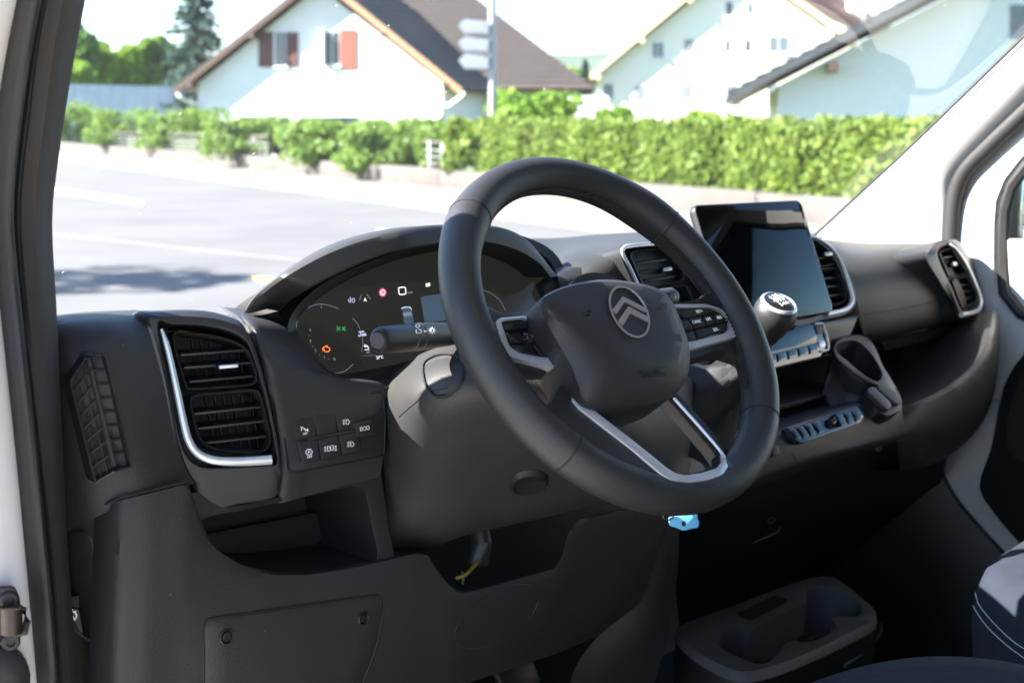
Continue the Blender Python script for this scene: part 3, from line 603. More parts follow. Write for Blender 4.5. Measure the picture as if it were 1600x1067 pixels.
# right centre vent
PE = Plane(U(1300, 430, .300), (.02, -.955, .295))
cv2 = crv([(1215, 372), (1240, 362), (1268, 365), (1290, 376), (1310, 396), (1325, 425), (1337, 462), (1334, 482), (1318, 494), (1290, 500), (1235, 508), (1210, 450)], 80, True)
cw2 = align(cv2, crv([(1226, 378), (1244, 370), (1264, 373), (1282, 382), (1300, 400), (1314, 428), (1325, 462), (1322, 476), (1310, 483), (1290, 489), (1240, 497), (1222, 450)], 80, True))
c2 = D('air_vent', loft([PE.pts(cv2) - PE.n * .06, PE.pts(cv2, -.008), PE.pts(inset(cv2, 2), 0), PE.pts(inset(cw2, -1), 0), PE.pts(cw2, -.003), PE.pts(inset(cw2, 2), -.03)], False, True), m_dash2, label='air vent right of the tablet screen')
D('chrome_trim', tube(PE.pts(crv([(1262, 367), (1281, 374), (1300, 388), (1315, 412), (1326, 443), (1331, 465), (1329, 476), (1318, 485), (1292, 491.5)], 40), .001), np.interp(np.arange(40), [0, 20, 39], [.0015, .0028, .0045]), 10, up=PE.n), m_chrome, c2)
vent_frame(PE, rpoly([(1255, 376), (1272, 376), (1292, 388), (1303, 408), (1300, 412), (1262, 416)], 5, 64), c2, 4, .03, -.003)
vent_frame(PE, rpoly([(1265, 424), (1306, 421), (1318, 448), (1322, 466), (1316, 472), (1280, 478)], 5, 64), c2, 4, .03, -.003)
for a, b in (((1262, 387), (1290, 384)), ((1266, 405), (1302, 402)), ((1272, 437), (1313, 433)), ((1276, 450), (1318, 446)), ((1280, 464), (1320, 460))): slat(PE, a, b, c2, t=.003)
knob(PE, 1292, 397, c2, .022, .008)
# centre stack below the tablet
PT = Plane(U(1250, 560, .268), (0, -.93, .36))
D('centre_stack', sheet_solid(*gridY([[(1050, 480, .31), (1120, 500, .305), (1200, 504, .30), (1270, 500, .295), (1340, 492, .295)], [(1060, 520, .295), (1130, 525, .285), (1200, 520, .28), (1270, 510, .278), (1338, 500, .285)], [(1080, 600, .285), (1140, 592, .282), (1200, 576, .279), (1280, 557, .275), (1318, 548, .275)]], 30, 24), (0, .02, 0)), m_dash2)
D('stack_shelf', sheet_solid(*gridY([[(1090, 668, .276), (1150, 656, .272), (1222, 640, .267), (1285, 622, .263), (1325, 610, .262)], [(1090, 685, .266), (1150, 680, .260), (1214, 664, .252), (1282, 640, .247), (1335, 620, .246)], [(1090, 705, .26), (1150, 705, .25), (1210, 690, .24), (1280, 660, .235), (1345, 630, .235)]], 30, 14), (0, .02, -.004)), m_dash2)
ru = D('radio', plate(PT, rpoly([(1130, 530), (1284, 503), (1292, 512), (1297, 540), (1290, 556), (1140, 590)], 6, 60), .02, 1.5, h=.006), m_gloss)
D('radio_display', plate(PT, rpoly([(1150, 530), (1271, 507), (1279, 535), (1155, 565)], 2, 30), .004, .8, h=.0075), mat('radio_glass', (.01, .01, .012), .04), ru)
D('chrome_trim', tube(PT.pts(crv([(1273, 506), (1284, 505.5), (1288, 512), (1295, 540), (1292, 547), (1283, 549)], 24), .008), .0016, 8), m_chrome, ru)
for i in range(8):
    a = np.array([1278, 537]) + (np.array([1145, 570]) - [1278, 537]) * i / 8; b = np.array([1278, 537]) + (np.array([1145, 570]) - [1278, 537]) * (i + .88) / 8
    D('radio_button', plate(PT, rpoly([a, a + [2.5, 12], b + [2.5, 12.5], b], 1, 24), .004, .7, h=.0085), m_gloss, ru)
D('eject_button', plate(PT, rpoly([(1274, 509), (1284, 507.5), (1287, 520), (1277, 522)], 1.5, 24), .004, .8, h=.0085), m_black, ru); D('push_button', plate(PT, rpoly([(1279, 534), (1289, 532), (1291, 541), (1281, 543)], 1.5, 24), .004, .8, h=.0085), m_chrome, ru)
slot = rpoly([(1120, 600), (1293, 556), (1302, 560), (1308, 605), (1300, 612), (1225, 632), (1130, 655)], 5, 70); so_ = inset(slot, -6)
D('storage_slot', loft([PT.pts(so_, .0) - PT.n * .01, PT.pts(so_, .004), PT.pts(inset(slot, -2), .006), PT.pts(slot, .004), PT.pts(slot, -.004)], False, False), m_dash2)
D('slot_well', loft([PT.pts(slot, -.003), PT.pts(slot) + np.array([0, .14, .01])], False, True), m_dark)  # walls blackened to put shade into the slot
# console lip with switch bank
rows = [[(1080, 690, .262), (1150, 672, .258), (1215, 652, .252), (1290, 632, .248), (1350, 612, .245), (1398, 600, .245)],
        [(1080, 700, .225), (1150, 684, .215), (1222, 662, .205), (1300, 640, .200), (1360, 622, .200), (1405, 612, .205)],
        [(1090, 712, .200), (1160, 700, .190), (1228, 680, .182), (1310, 656, .178), (1370, 640, .180), (1408, 634, .186)],
        [(1110, 750, .188), (1180, 736, .178), (1245, 712, .172), (1320, 692, .168), (1380, 676, .170), (1412, 664, .176)],
        [(1120, 770, .19), (1190, 752, .185), (1250, 730, .180), (1325, 708, .175), (1385, 692, .178), (1415, 682, .184)],
        [(1125, 776, .25), (1195, 757, .25), (1255, 737, .25), (1330, 714, .25), (1390, 698, .25), (1418, 688, .25)]]
Vl, Fl = gridY(rows, 50, 50); bL = bvh_of((Vl, Fl))
lip = D('console_lip', (Vl, Fl), m_dash2)
sb = rpoly([(1225, 669), (1338, 634.5), (1347, 640), (1351, 650), (1346, 659), (1252, 692), (1240, 691), (1230, 680)], 4, 60)
q = [hit(bL, x, y) for x, y in ((1235, 680), (1340, 648), (1290, 662))]
PB2 = Plane(q[2][0] + q[2][1] * .002, q[0][1] + q[1][1] + q[2][1])
bank = D('switch_bank', plate(PB2, sb, .012, 1.5, h=.001), m_gloss)
for i in range(9):
    if i in (4,): continue
    t0, t1 = (i + .06) / 9, (i + .94) / 9
    f = lambda t, v: (np.array([1229, 671]) * (1 - t) + np.array([1341, 637]) * t) * (1 - v) + (np.array([1243, 689]) * (1 - t) + np.array([1349, 656]) * t) * v
    D('bank_switch', plate(PB2, rpoly([f(t0, .06), f(t1, .06), f(t1, .94), f(t0, .94)], 1.2, 28), .004, .9, h=.0035), m_gloss, bank)
D('bank_knob', lathe(PB2.at(1303, 659, .002), PB2.n, [(.0095, 0), (.0092, .008), (.0075, .0105), (.003, .011)], 24), m_gloss, bank)
D('lip_seam', tube(on(bL, [(1222, 668), (1230, 690), (1240, 712), (1247, 725)], .0), .0012, 6), m_dark, lip)
D('lip_button', plate(PB2, rpoly([(1207, 697), (1216, 695), (1219, 708), (1209, 712)], 2, 24), .006, 1, h=.004), m_black, lip)
# cup holder and usb lids
PH = Plane(U(1345, 560, .235), (0, -.62, .78))
ho = crv([(1303, 537), (1322, 525), (1346, 524), (1364, 537), (1380, 572), (1400, 606), (1398, 622), (1374, 606), (1352, 595), (1330, 580), (1312, 565), (1303, 553)], 70, True)
hi = align(ho, crv([(1307, 541), (1322, 534), (1340, 535), (1358, 551), (1372, 572), (1377, 586), (1372, 595), (1362, 593), (1345, 582), (1322, 562), (1309, 551)], 70, True))
Hi = PH.pts(hi, -.003)
ch_ = D('cup_holder', loft([PH.pts(ho) - np.array([0, -.02, .085]), PH.pts(ho, -.006), PH.pts(inset(ho, 1.5), .0), PH.pts(inset(hi, -1.5), .001), Hi], False, False), m_dash2)
D('cup_well', loft([Hi, Hi + np.array([0, .01, -.04]), Hi + np.array([0, .02, -.09])], False, True), m_dark, ch_)  # shade put into the colour of the well
D('cup_wall', grid([[PH.at(x, y, -.004) for x, y in ((1304, 552), (1310, 566), (1322, 582), (1345, 603), (1374, 617))], [U(1297, 575, .258), U(1302, 596, .246), U(1314, 614, .232), U(1336, 632, .212), U(1366, 642, .198)], [U(1284, 618, .252), U(1292, 630, .242), U(1306, 642, .226), U(1330, 654, .205), U(1358, 660, .190)]], 24, 12), m_dash2)
rows = [[(1300, 585, .25), (1330, 575, .24), (1345, 590, .225), (1370, 612, .21), (1400, 612, .215), (1412, 640, .22)], [(1290, 610, .245), (1320, 615, .225), (1340, 622, .205), (1362, 640, .185), (1390, 660, .183), (1408, 668, .19)], [(1300, 640, .22), (1325, 650, .20), (1345, 660, .19), (1365, 668, .18), (1390, 682, .18), (1405, 690, .19)]]
D('cup_shoulder', gridY(rows, 26, 20), m_dash2)
PU = Plane(U(1383, 622, .175), (0, -.7, .7))
us = D('usb_socket', plate(PU, rpoly([(1352, 612), (1372, 602), (1408, 622), (1411, 640), (1388, 650), (1372, 644)], 6, 50), .03, 2, h=.0), m_black)
for q in ([(1357, 606), (1365, 603), (1392, 628), (1394, 637), (1386, 640), (1378, 634), (1356, 613)], [(1371, 602), (1378, 598), (1402, 612), (1411, 626), (1406, 631), (1398, 630), (1372, 608)]):
    D('socket_lid', plate(PU, rpoly(q, 3, 40), .006, 1.6, h=.007), m_dash2, us)
D('centre_top', sheet_solid(*gridY([[(1050, 362, .66), (1150, 363, .66), (1262, 372, .66), (1300, 374, .64)], [(1050, 370, .5), (1160, 374, .5), (1290, 382, .46), (1320, 386, .455)], [(1050, 376, .36), (1160, 385, .37), (1306, 399, .37), (1330, 400, .365)]], 20, 12), (0, 0, -.008)), m_dash)
# passenger side
rows = [[(1262, 372, .66), (1310, 372, .64), (1380, 372, .62), (1440, 370, .60), (1478, 368, .58)],
        [(1290, 380, .46), (1335, 388, .45), (1395, 382, .45), (1440, 379, .44), (1470, 376, .43)],
        [(1306, 396, .37), (1350, 398, .36), (1405, 392, .36), (1446, 392, .35), (1476, 392, .345)],
        [(1322, 425, .322), (1360, 424, .315), (1420, 420, .315), (1462, 422, .315), (1490, 425, .312)],
        [(1335, 462, .302), (1370, 458, .300), (1430, 452, .300), (1474, 452, .302), (1505, 455, .305)],
        [(1342, 500, .300), (1375, 495, .297), (1432, 487, .297), (1480, 482, .30), (1512, 482, .306)],
        [(1350, 525, .305), (1380, 520, .302), (1434, 508, .302), (1484, 500, .305), (1515, 498, .31)],
        [(1352, 534, .33), (1382, 528, .33), (1436, 516, .33), (1484, 508, .33), (1515, 505, .33)]]
Vg, Fg = gridY(rows, 40, 50); bG = bvh_of((Vg, Fg))
gl = D('passenger_dash', (Vg, Fg), m_dash)
D('lid_seam', tube(on(bG, crv([(1350, 491), (1400, 484), (1466, 470)], 20), .0), .0009, 6), m_dark, gl)
D('lid_seam', tube(on(bG, crv([(1308, 392), (1326, 430), (1338, 470), (1347, 515)], 20), .0), .0009, 6), m_dark, gl); D('lid_seam', tube(on(bG, crv([(1448, 396), (1466, 440), (1479, 495)], 20), .0002), .0014, 6), m_dark, gl)
PF = Plane(U(1500, 430, .298), (.20, -.94, .26))
fo = crv([(1447, 404), (1452, 388), (1465, 377), (1494, 375), (1512, 397), (1530, 428), (1543, 461), (1547, 484), (1540, 494), (1500, 500), (1484, 470), (1466, 440)], 80, True)
fw = align(fo, crv([(1464, 396), (1470, 387), (1484, 381), (1492, 384), (1508, 408), (1523, 440), (1533, 468), (1530, 484), (1505, 490), (1498, 478), (1486, 448), (1472, 420)], 80, True))
fv = D('air_vent', loft([PF.pts(fo) - PF.n * .06, PF.pts(fo, -.012), PF.pts(inset(fo, 2), -.005), PF.pts(inset(fw, -2), .001), PF.pts(fw, -.001), PF.pts(inset(fw, 1.5), -.03)], False, True), m_dash2, label='far passenger side air vent')
vent_frame(PF, rpoly([(1469, 395), (1486, 388), (1507, 422), (1505, 427), (1484, 431)], 3, 64), fv, 2.5, .03, -.003); vent_frame(PF, rpoly([(1489, 438), (1510, 433), (1524, 462), (1523, 470), (1507, 480), (1503, 476)], 3, 64), fv, 2.5, .03, -.003)
for a, b in (((1474, 403), (1495, 400)), ((1478, 417), (1503, 414)), ((1492, 448), (1518, 444)), ((1496, 458), (1522, 454)), ((1500, 469), (1524, 464))): slat(PF, a, b, fv, t=.003)
knob(PF, 1489, 413, fv, .022, .008)
D('chrome_trim', tube(PF.pts(crv([(1484, 382), (1493, 388), (1508, 410), (1522, 440), (1532, 468), (1530, 482), (1522, 488), (1502, 492)], 40), .002), np.interp(np.arange(40), [0, 10, 39], [.002, .0035, .0045]), 10, up=PF.n), m_chrome, fv)
rows = [[(1468, 376, .44), (1495, 374, .43), (1520, 395, .42), (1540, 420, .42)], [(1500, 376, .36), (1515, 395, .34), (1535, 430, .33), (1548, 455, .33)], [(1530, 470, .33), (1540, 478, .32), (1549, 482, .32), (1556, 490, .33)], [(1515, 500, .325), (1535, 505, .31), (1550, 512, .305), (1560, 520, .32)]]
rows = [[(x, y, Y + .06) for x, y, Y in r] for r in rows]
D('end_shoulder', gridY(rows, 20, 24), m_dash2)
# open tray and its rounded lip
tl = [(1395, 640, .215), (1430, 628, .20), (1470, 610, .195), (1510, 580, .195), (1535, 548, .20), (1547, 515, .22), (1551, 485, .26)]
T0 = crv([U(*p) for p in tl], 40)
low = [(1402, 690, .20), (1440, 684, .195), (1480, 672, .195), (1520, 645, .20), (1545, 605, .205), (1556, 560, .22), (1560, 510, .26)]
L0 = crv([U(*p) for p in low], 40)
und = crv([U(*p) for p in [(1405, 735, .26), (1440, 730, .26), (1478, 715, .26), (1520, 680, .26), (1545, 640, .26), (1558, 590, .27), (1562, 540, .29)]], 40)
D('tray_lip', loft([T0 + [0, .16, -.06], T0 + [0, .02, -.004], T0, T0 * .92 + L0 * .08 + [0, -.006, 0], T0 * .7 + L0 * .3 + [0, -.008, 0], L0 * .7 + T0 * .3 + [0, -.004, 0], L0, und, und + [0, .15, -.03]], closed=False), m_dash2)
D('tray_well', box((1.00, .47, 1.06), .86, .30, .02, bev=.006), m_black); D('tray_back', box((1.00, .50, 1.16), .86, .02, .22, bev=.006), m_black); D('tray_side', box((1.315, .47, 1.08), .02, .22, .16, bev=.006), m_black)
D('tray_ledge', sheet_solid(*gridY([[(1378, 536, .31), (1430, 524, .31), (1490, 510, .31)], [(1384, 548, .32), (1436, 536, .32), (1492, 520, .32)]], 12, 5), (0, .06, 0)), m_dash2)
for a, b in (((1396, 700), (1452, 684)), ((1412, 712), (1446, 702))): D('lower_strip', tube([U(*a, .235), U(*b, .232)], .0016, 6), m_dash2)
# dark structure under the dash and the wide lower trim
D('under_panel', gridY([[(1000, 790, .30), (1100, 775, .29), (1250, 738, .26), (1400, 695, .26), (1480, 715, .27)], [(1040, 850, .42), (1120, 850, .42), (1260, 820, .42), (1400, 790, .42), (1470, 780, .42)], [(1060, 960, .58), (1140, 950, .58), (1280, 920, .60), (1400, 890, .60), (1500, 880, .60)], [(1080, 1150, .60), (1160, 1150, .60), (1300, 1120, .62), (1420, 1080, .62), (1520, 1050, .62)]], 30, 30), m_black)
PX = Plane(U(1195, 815, .36), (0, -.9, -.2))
D('usb_port', stroke(PX, rpoly([(1200, 811), (1210, 808), (1211, 815), (1201, 818)], 1.5, 20), .001, .003, closed=True), m_markd)
D('trim_edge', tube([U(1176, 848, .36), U(1214, 832, .36), U(1220, 822, .36)], .0012, 6), m_dash2)
D('column_trim', gridY([[(990, 800, .285), (1040, 800, .27), (1062, 815, .275)], [(990, 880, .30), (1035, 890, .275), (1058, 900, .28)], [(960, 960, .33), (1010, 970, .30), (1045, 985, .29)], [(900, 1040, .36), (960, 1050, .33), (1020, 1080, .31)], [(880, 1130, .36), (950, 1130, .34), (1020, 1140, .32)]], 20, 30), m_dash2)
D('sun_block_deck', grid([[(-.40, .38, 1.245), (.2, .42, 1.245), (.7, .42, 1.235), (1.30, .40, 1.23)], [(-.40, .6, 1.225), (.2, .64, 1.225), (.7, .64, 1.215), (1.30, .6, 1.21)], [(-.44, .80, 1.13), (.2, .98, 1.12), (.7, .98, 1.12), (1.34, .80, 1.13)]], 20, 12), m_dash)  # hidden sheet added to keep sun out of the tray and footwell
D('dash_core', box((.45, .62, 1.10), 1.6, .04, .30, bev=.01), m_black)
# ------------------------------------------------------------------ steering column with stalks
column = thing('steering_column', 'dark plastic steering column shroud with control stalks behind the wheel', 'steering column', (0, .15, 1.05))
def Cc(name, VF, m, par=column, **k): return obj(name, VF[0], VF[1], m, par, **k)
rows = [[(612, 585, .30), (660, 552, .22), (720, 535, .17), (800, 530, .12), (900, 545, .08), (990, 560, .06)],
        [(604, 610, .262), (652, 590, .165), (712, 572, .118), (790, 565, .085), (880, 580, .05), (980, 600, .03)],
        [(600, 650, .262), (645, 640, .160), (705, 628, .108), (780, 620, .075), (870, 640, .045), (975, 660, .02)],
        [(600, 720, .262), (648, 715, .195), (705, 705, .152), (775, 695, .118), (865, 705, .085), (970, 715, .04)],
        [(604, 800, .263), (655, 795, .228), (710, 785, .198), (775, 770, .170), (860, 760, .135), (965, 750, .09)],
        [(610, 852, .268), (662, 846, .250), (708, 836, .230), (770, 815, .208), (850, 800, .175), (960, 775, .13)],
        [(614, 866, .29), (672, 858, .275), (722, 838, .262), (790, 822, .245), (860, 806, .22), (970, 780, .18)]]
Vs, Fs = gridY(rows, 60, 60); bS = bvh_of((Vs, Fs))
shroud = Cc('shroud', (Vs, Fs), m_dash)
Cc('shroud_far_side', gridY([[(900, 545, .08), (990, 560, .06), (1060, 580, .10), (1090, 600, .2)], [(970, 660, .03), (1010, 670, .04), (1060, 680, .09), (1085, 690, .2)], [(960, 760, .06), (1010, 765, .07), (1050, 760, .12), (1075, 750, .22)]], 20, 16), m_dash)
Cc('shroud_seam', tube(on(bS, crv([(623, 651), (645, 632), (668, 614), (700, 606)], 20), .0), .0008, 6), m_dark)
ph, nh = hit(bS, 690, 592)
sock = crv([(662, 566), (690, 553), (722, 562), (726, 590), (712, 612), (690, 622), (672, 614), (661, 592)], 40, True)
so3 = on(bS, sock, .001); si3 = on(bS, inset(sock, 4), .0025)
Cc('stalk_socket', loft([so3 - nh * .006, so3, si3, si3 - nh * .0022], False, True), m_dark)
a = UX(590, 532, -.205); b = UX(690, 523, -.09); ax = nrm(b - a); c_ = b + ax * .09
def T(t): return a + ax * t
st = Cc('indicator_stalk', loft([[T(t) + nrm(np.cross(ax, [0, 0, 1])) * r * math.cos(q) * .82 + nrm(np.cross(np.cross(ax, [0, 0, 1]), ax)) * r * math.sin(q) for q in np.linspace(0, 2 * math.pi, 28, endpoint=False)] for t, r in ((0.002, .0075), (0, .0092), (.0025, .0112), (.006, .0120), (.03, .0126), (.058, .0128), (.0585, .0120), (.0598, .0120), (.0603, .0130), (.074, .0132), (.0745, .0124), (.0758, .0124), (.0763, .0132), (.10, .0125), (.20, .010))], True, True), m_dash2)
Cc('stalk_button', lathe(a - ax * .0012, ax, [(.0068, 0), (.0080, .0012), (.0080, .004)], 24), m_black, st)
PK = Plane(UX(655, 513, -.15), (-.45, -.80, .40)); PK = Plane(T(.067) + nrm(np.array([-.35, -.75, .55]) - ax * (np.array([-.35, -.75, .55]) @ ax)) * .0131, nrm(np.array([-.35, -.75, .55]) - ax * (np.array([-.35, -.75, .55]) @ ax)))
for L, w in ((ell(653, 509, 3, 2.4, 12), .0007), ([(654, 514), (658, 515), (659, 518), (656, 520), (654, 520)], .0008), ([(651, 515), (651, 520)], .0014), ([(663, 517), (667, 517)], .0012)): Cc('symbol', stroke(PK, L, w, .0006, closed=len(L) > 5), m_mark, st)
Cc('symbol', stroke(PK, ell(676, 516, 2.4, 2.6, 12), .0007, .0006, closed=True), m_mark, st)
for i in range(8):
    q = math.radians(45 * i); Cc('symbol', stroke(PK, [(676 + 3.6 * math.cos(q), 516 + 3.8 * math.sin(q)), (676 + 5.2 * math.cos(q), 516 + 5.4 * math.sin(q))], .0006, .0006), m_mark, st)
a2 = U(1049, 464, .10); st2 = Cc('wiper_stalk', tube([a2 + [-.12, .03, -.02], a2 + [-.02, 0, 0], a2, a2 + [.006, -.002, .001]], [.008, .0105, .0105, .006], 20), m_dash2)
PK2 = Plane(a2 + np.array([0, -.010, .004]), (-.3, -.9, .35)); Cc('symbol', stroke(PK2, crv([(1043, 464), (1047, 460.5), (1053, 461), (1056, 465), (1050, 468)], 12), .0008, .0008), m_mark, st2)
# tilt lever recess
pr_, nr_ = hit(bS, 826, 754); rec = crv([(796, 756), (808, 738), (835, 733), (856, 742), (852, 762), (830, 772), (805, 771)], 40, True)
r3_ = on(bS, rec, .0008); r4_ = on(bS, inset(rec, 5), .0005)
if len(r3_) == 40 and len(r4_) == 40: Cc('tilt_lever', loft([r3_ - nr_ * .004, r3_, r4_ + nr_ * .004, on(bS, inset(rec, 12), .002)], False, True), m_black)
# underside bracket and wires in the gap below the column
Cc('column_bracket', tube([U(742, 800, .27), U(752, 850, .25), U(748, 880, .25)], .012, 12), m_black)
Cc('wire', tube(crv([U(712, 903, .24), U(728, 897, .235), U(745, 879, .24)], 12), .0022, 6), mat('yellow_wire', (.16, .12, .01), .6)); Cc('wire', tube(crv([U(722, 893, .238), U(724, 902, .238), U(723, 912, .24)], 12), .0018, 6), mat('green_wire', (.015, .08, .03), .6))
# ------------------------------------------------------------------ steering wheel
TL = math.radians(38); W0 = np.array([0, 0, 1.33]); wn = np.array([0, -math.cos(TL), math.sin(TL)]); wu = np.array([1., 0, 0]); wv = np.cross(wn, wu)
wheel = thing('steering_wheel', 'black leather steering wheel with silver trimmed spokes and double chevron emblem', 'steering wheel', tuple(W0))
def Wh(name, VF, m, par=wheel, **k): return obj(name, VF[0], VF[1], m, par, **k)
PW = Plane(W0, wn); RC, RA, RB = .1722, .0178, .0196
def rimpt(a, r=RC, h=0): return W0 + wu * r * math.cos(a) + wv * r * math.sin(a) + wn * h
def rimring(a, k=1.0, n=20):
    g = 1 + .10 * math.exp(-((a % (2 * math.pi) - .78) / .22) ** 2) + .10 * math.exp(-((a % (2 * math.pi) - 2.36) / .22) ** 2)
    e = nrm(rimpt(a) - W0)
    return [W0 + e * (RC + RA * g * k * math.cos(q)) + wn * RB * g * k * math.sin(q) for q in np.linspace(0, 2 * math.pi, n, endpoint=False)]
rings = [rimring(a) for a in np.linspace(0, 2 * math.pi, 121)[:-1]]; rings.append(rings[0])
Wh('rim', loft(rings), m_leather)
def wang(x, y): p = PW.at(x, y) - W0; return math.atan2(p @ wv, p @ wu)
for (x, y) in ((716, 327), (1043, 345), (1200, 662), (880, 722)):
    a = wang(x, y); ring = np.array(rimring(a, 1.004, 28)); Wh('rim_seam', tube(ring, .0007, 6, closed=True), m_seam)
# stitching along the inner edge of the rim
mb = MB()
for a in np.radians(np.arange(-35, 215, 1.6)):
    d = .006; e0 = rimpt(a, RC - RA - .0003, .0045); e1 = rimpt(a + .012, RC - RA - .0003, -.001); mb.add(*tube([e0, e1], .0008, 5)); e2 = rimpt(a + .024, RC - RA - .0003, .0045); mb.add(*tube([e1, e2], .0008, 5))
mb.build('rim_stitching', m_seam, wheel, kind='stuff')
def wplate(px, h, t, bev, m, name, par=wheel, bh=None, n=70, r=6): return Wh(name, plate(PW, rpoly(px, r, n), t, bev, h, bh), m, par)
# spokes
wplate([(735, 440), (752, 470), (785, 487), (830, 488), (862, 478), (905, 500), (905, 582), (880, 577), (845, 580), (812, 578), (799, 592), (770, 600), (735, 520)], -.001, .016, 5, m_leather, 'spoke', bh=.005, r=10)
wplate([(1035, 470), (1060, 470), (1092, 466), (1106, 456), (1118, 440), (1150, 470), (1195, 560), (1200, 600), (1180, 590), (1165, 560), (1130, 548), (1085, 560), (1040, 560)], -.003, .016, 5, m_leather, 'spoke', bh=.005, r=10)
wplate([(893, 572), (884, 592), (866, 620), (848, 640), (845, 670), (880, 720), (960, 765), (1040, 780), (1110, 775), (1150, 752), (1150, 730), (1134, 726), (1112, 738), (1062, 746), (1040, 738), (995, 702), (906, 638), (901, 590)], -.002, .014, 4, m_leather, 'spoke', bh=.004, r=8)
wplate([(1034, 612), (1060, 612), (1142, 705), (1160, 745), (1145, 752), (1130, 728), (1110, 700)], -.006, .012, 2, m_leather, 'spoke', bh=.003, r=4)
# silver frames
ch = [(896.5, 588), (894.5, 625), (904, 637), (988, 702), (1034, 741), (1050, 750), (1078, 753), (1108, 749), (1130, 741), (1138, 728), (1133, 714), (1127, 708), (1128, 722), (1120, 731), (1098, 738), (1072, 742), (1056, 739), (1043, 731), (1000, 696), (914, 629), (905, 617), (904, 588)]
_a, _b, _c = PW.at(896, 588, .004), PW.at(1050, 750, .020), PW.at(1137, 722, .019); _n = nrm(np.cross(_b - _a, _c - _a)); PV2 = Plane(_a, _n if _n @ wn > 0 else -_n)
Wh('silver_trim', plate(PV2, resamp(np.array(ch, float), 110, True), .007, 1.0), m_chrome)
Wh('spoke', plate(PV2, rpoly([(893, 572), (884, 592), (866, 620), (848, 640), (870, 678), (930, 722), (1000, 755), (1050, 764), (1110, 760), (1146, 748), (1148, 728), (1136, 712), (1122, 706), (1126, 722), (1118, 731), (1096, 737), (1072, 741), (1056, 738), (1043, 730), (1000, 695), (908, 632), (902, 590)], 3, 110), .012, 2.5, h=-.0016, bh=.003), m_leather)
Wh('silver_trim', tube(PV2.pts(crv([(1053, 622), (1090, 663), (1122, 700), (1132, 716)], 16), .0), .0016, 8), m_chrome)
fl = [(773, 503), (780, 497), (824, 493), (850, 505), (893, 572), (892, 580), (848, 571), (799, 559), (786, 546)]
fl_i = [(783, 503.5), (789, 500.5), (818, 498), (836, 506), (871, 556), (868, 559.5), (840, 557), (811, 551), (796, 541)]
def frame(outer, inner, h, name='silver_trim'):
    o = rpoly(outer, 5, 80); i = align(o, rpoly(inner, 4, 80)); A = PW.pts(o, h); Bq = PW.pts(inset(o, 1), h + .0012); Cq = PW.pts(inset(i, -1), h + .0012); Dq = PW.pts(i, h)
    return Wh(name, loft([A - wn * .008, A, Bq, Cq, Dq, Dq - wn * .004]), m_chrome)
frame(fl, fl_i, .004)
lp = Wh('switch_pad', plate(PW, rpoly(fl_i, 4, 60), .006, .8, .002), m_gloss)
for q in ([(786, 505), (832, 500), (843, 512), (790, 516)], [(789, 519), (812, 517.5), (826, 535), (800, 536)], [(815, 517.5), (845, 514.5), (857, 533), (829, 535)], [(801, 538.5), (828, 537.5), (840, 555), (812, 550)], [(832, 537.5), (859, 535.5), (869, 555), (845, 556)]): Wh('pad_button', plate(PW, rpoly(q, 2.5, 30), .004, 1.2, .0048, .0016), m_gloss, lp)
for L in ([(818, 522), (824, 521), (825, 529), (818, 530)], [(829, 522), (833, 525), (830, 528)], [(840, 527), (844, 523), (848, 527)], [(853, 550), (856, 547), (860, 549)]): Wh('symbol', stroke(PW, L, .0008, .0055), m_markd if L[0][0] < 850 else m_mark, lp)
frr = [(1046, 476), (1101, 474.5), (1122, 480), (1157, 500), (1163, 510), (1161, 521), (1146, 528), (1078, 547), (1060, 546)]
fri = [(1050, 482), (1108, 480.5), (1126, 487), (1138, 500), (1139, 515), (1130, 521), (1088, 532), (1062, 535)]
frame(frr, fri, .002)
rpad = Wh('switch_pad', plate(PW, rpoly(fri, 4, 60), .006, .8, .0), m_gloss)
for q in ([(1054, 484), (1106, 482.5), (1122, 488), (1070, 497)], [(1060, 500), (1074, 497.5), (1084, 514), (1070, 517)], [(1076, 497), (1096, 494), (1104, 509), (1086, 513.5)], [(1098, 493.5), (1113, 491), (1119, 505), (1106, 508.5)], [(1115, 490.5), (1126, 489), (1136, 500), (1122, 504.5)], [(1086, 516.5), (1136, 503.5), (1136, 515), (1092, 528.5)], [(1068, 520), (1083, 517), (1089, 530), (1070, 533)]):
    Wh('pad_button', plate(PW, rpoly(q, 2, 30), .004, .9, .0028, .0012), m_black, rpad)
for s, x, y in (('SET+', 1093, 486.5), ('CANC', 1089, 502.5), ('LIM', 1107, 498.5), ('RES', 1124, 496), ('SET-', 1119, 515)): text('lettering', s, PW, x, y, .0048, m_mark, rpad, .0036)
Wh('symbol', stroke(PW, ell(1071, 507, 4, 3.4, 14), .0007, .0036, closed=True), m_markd, rpad)
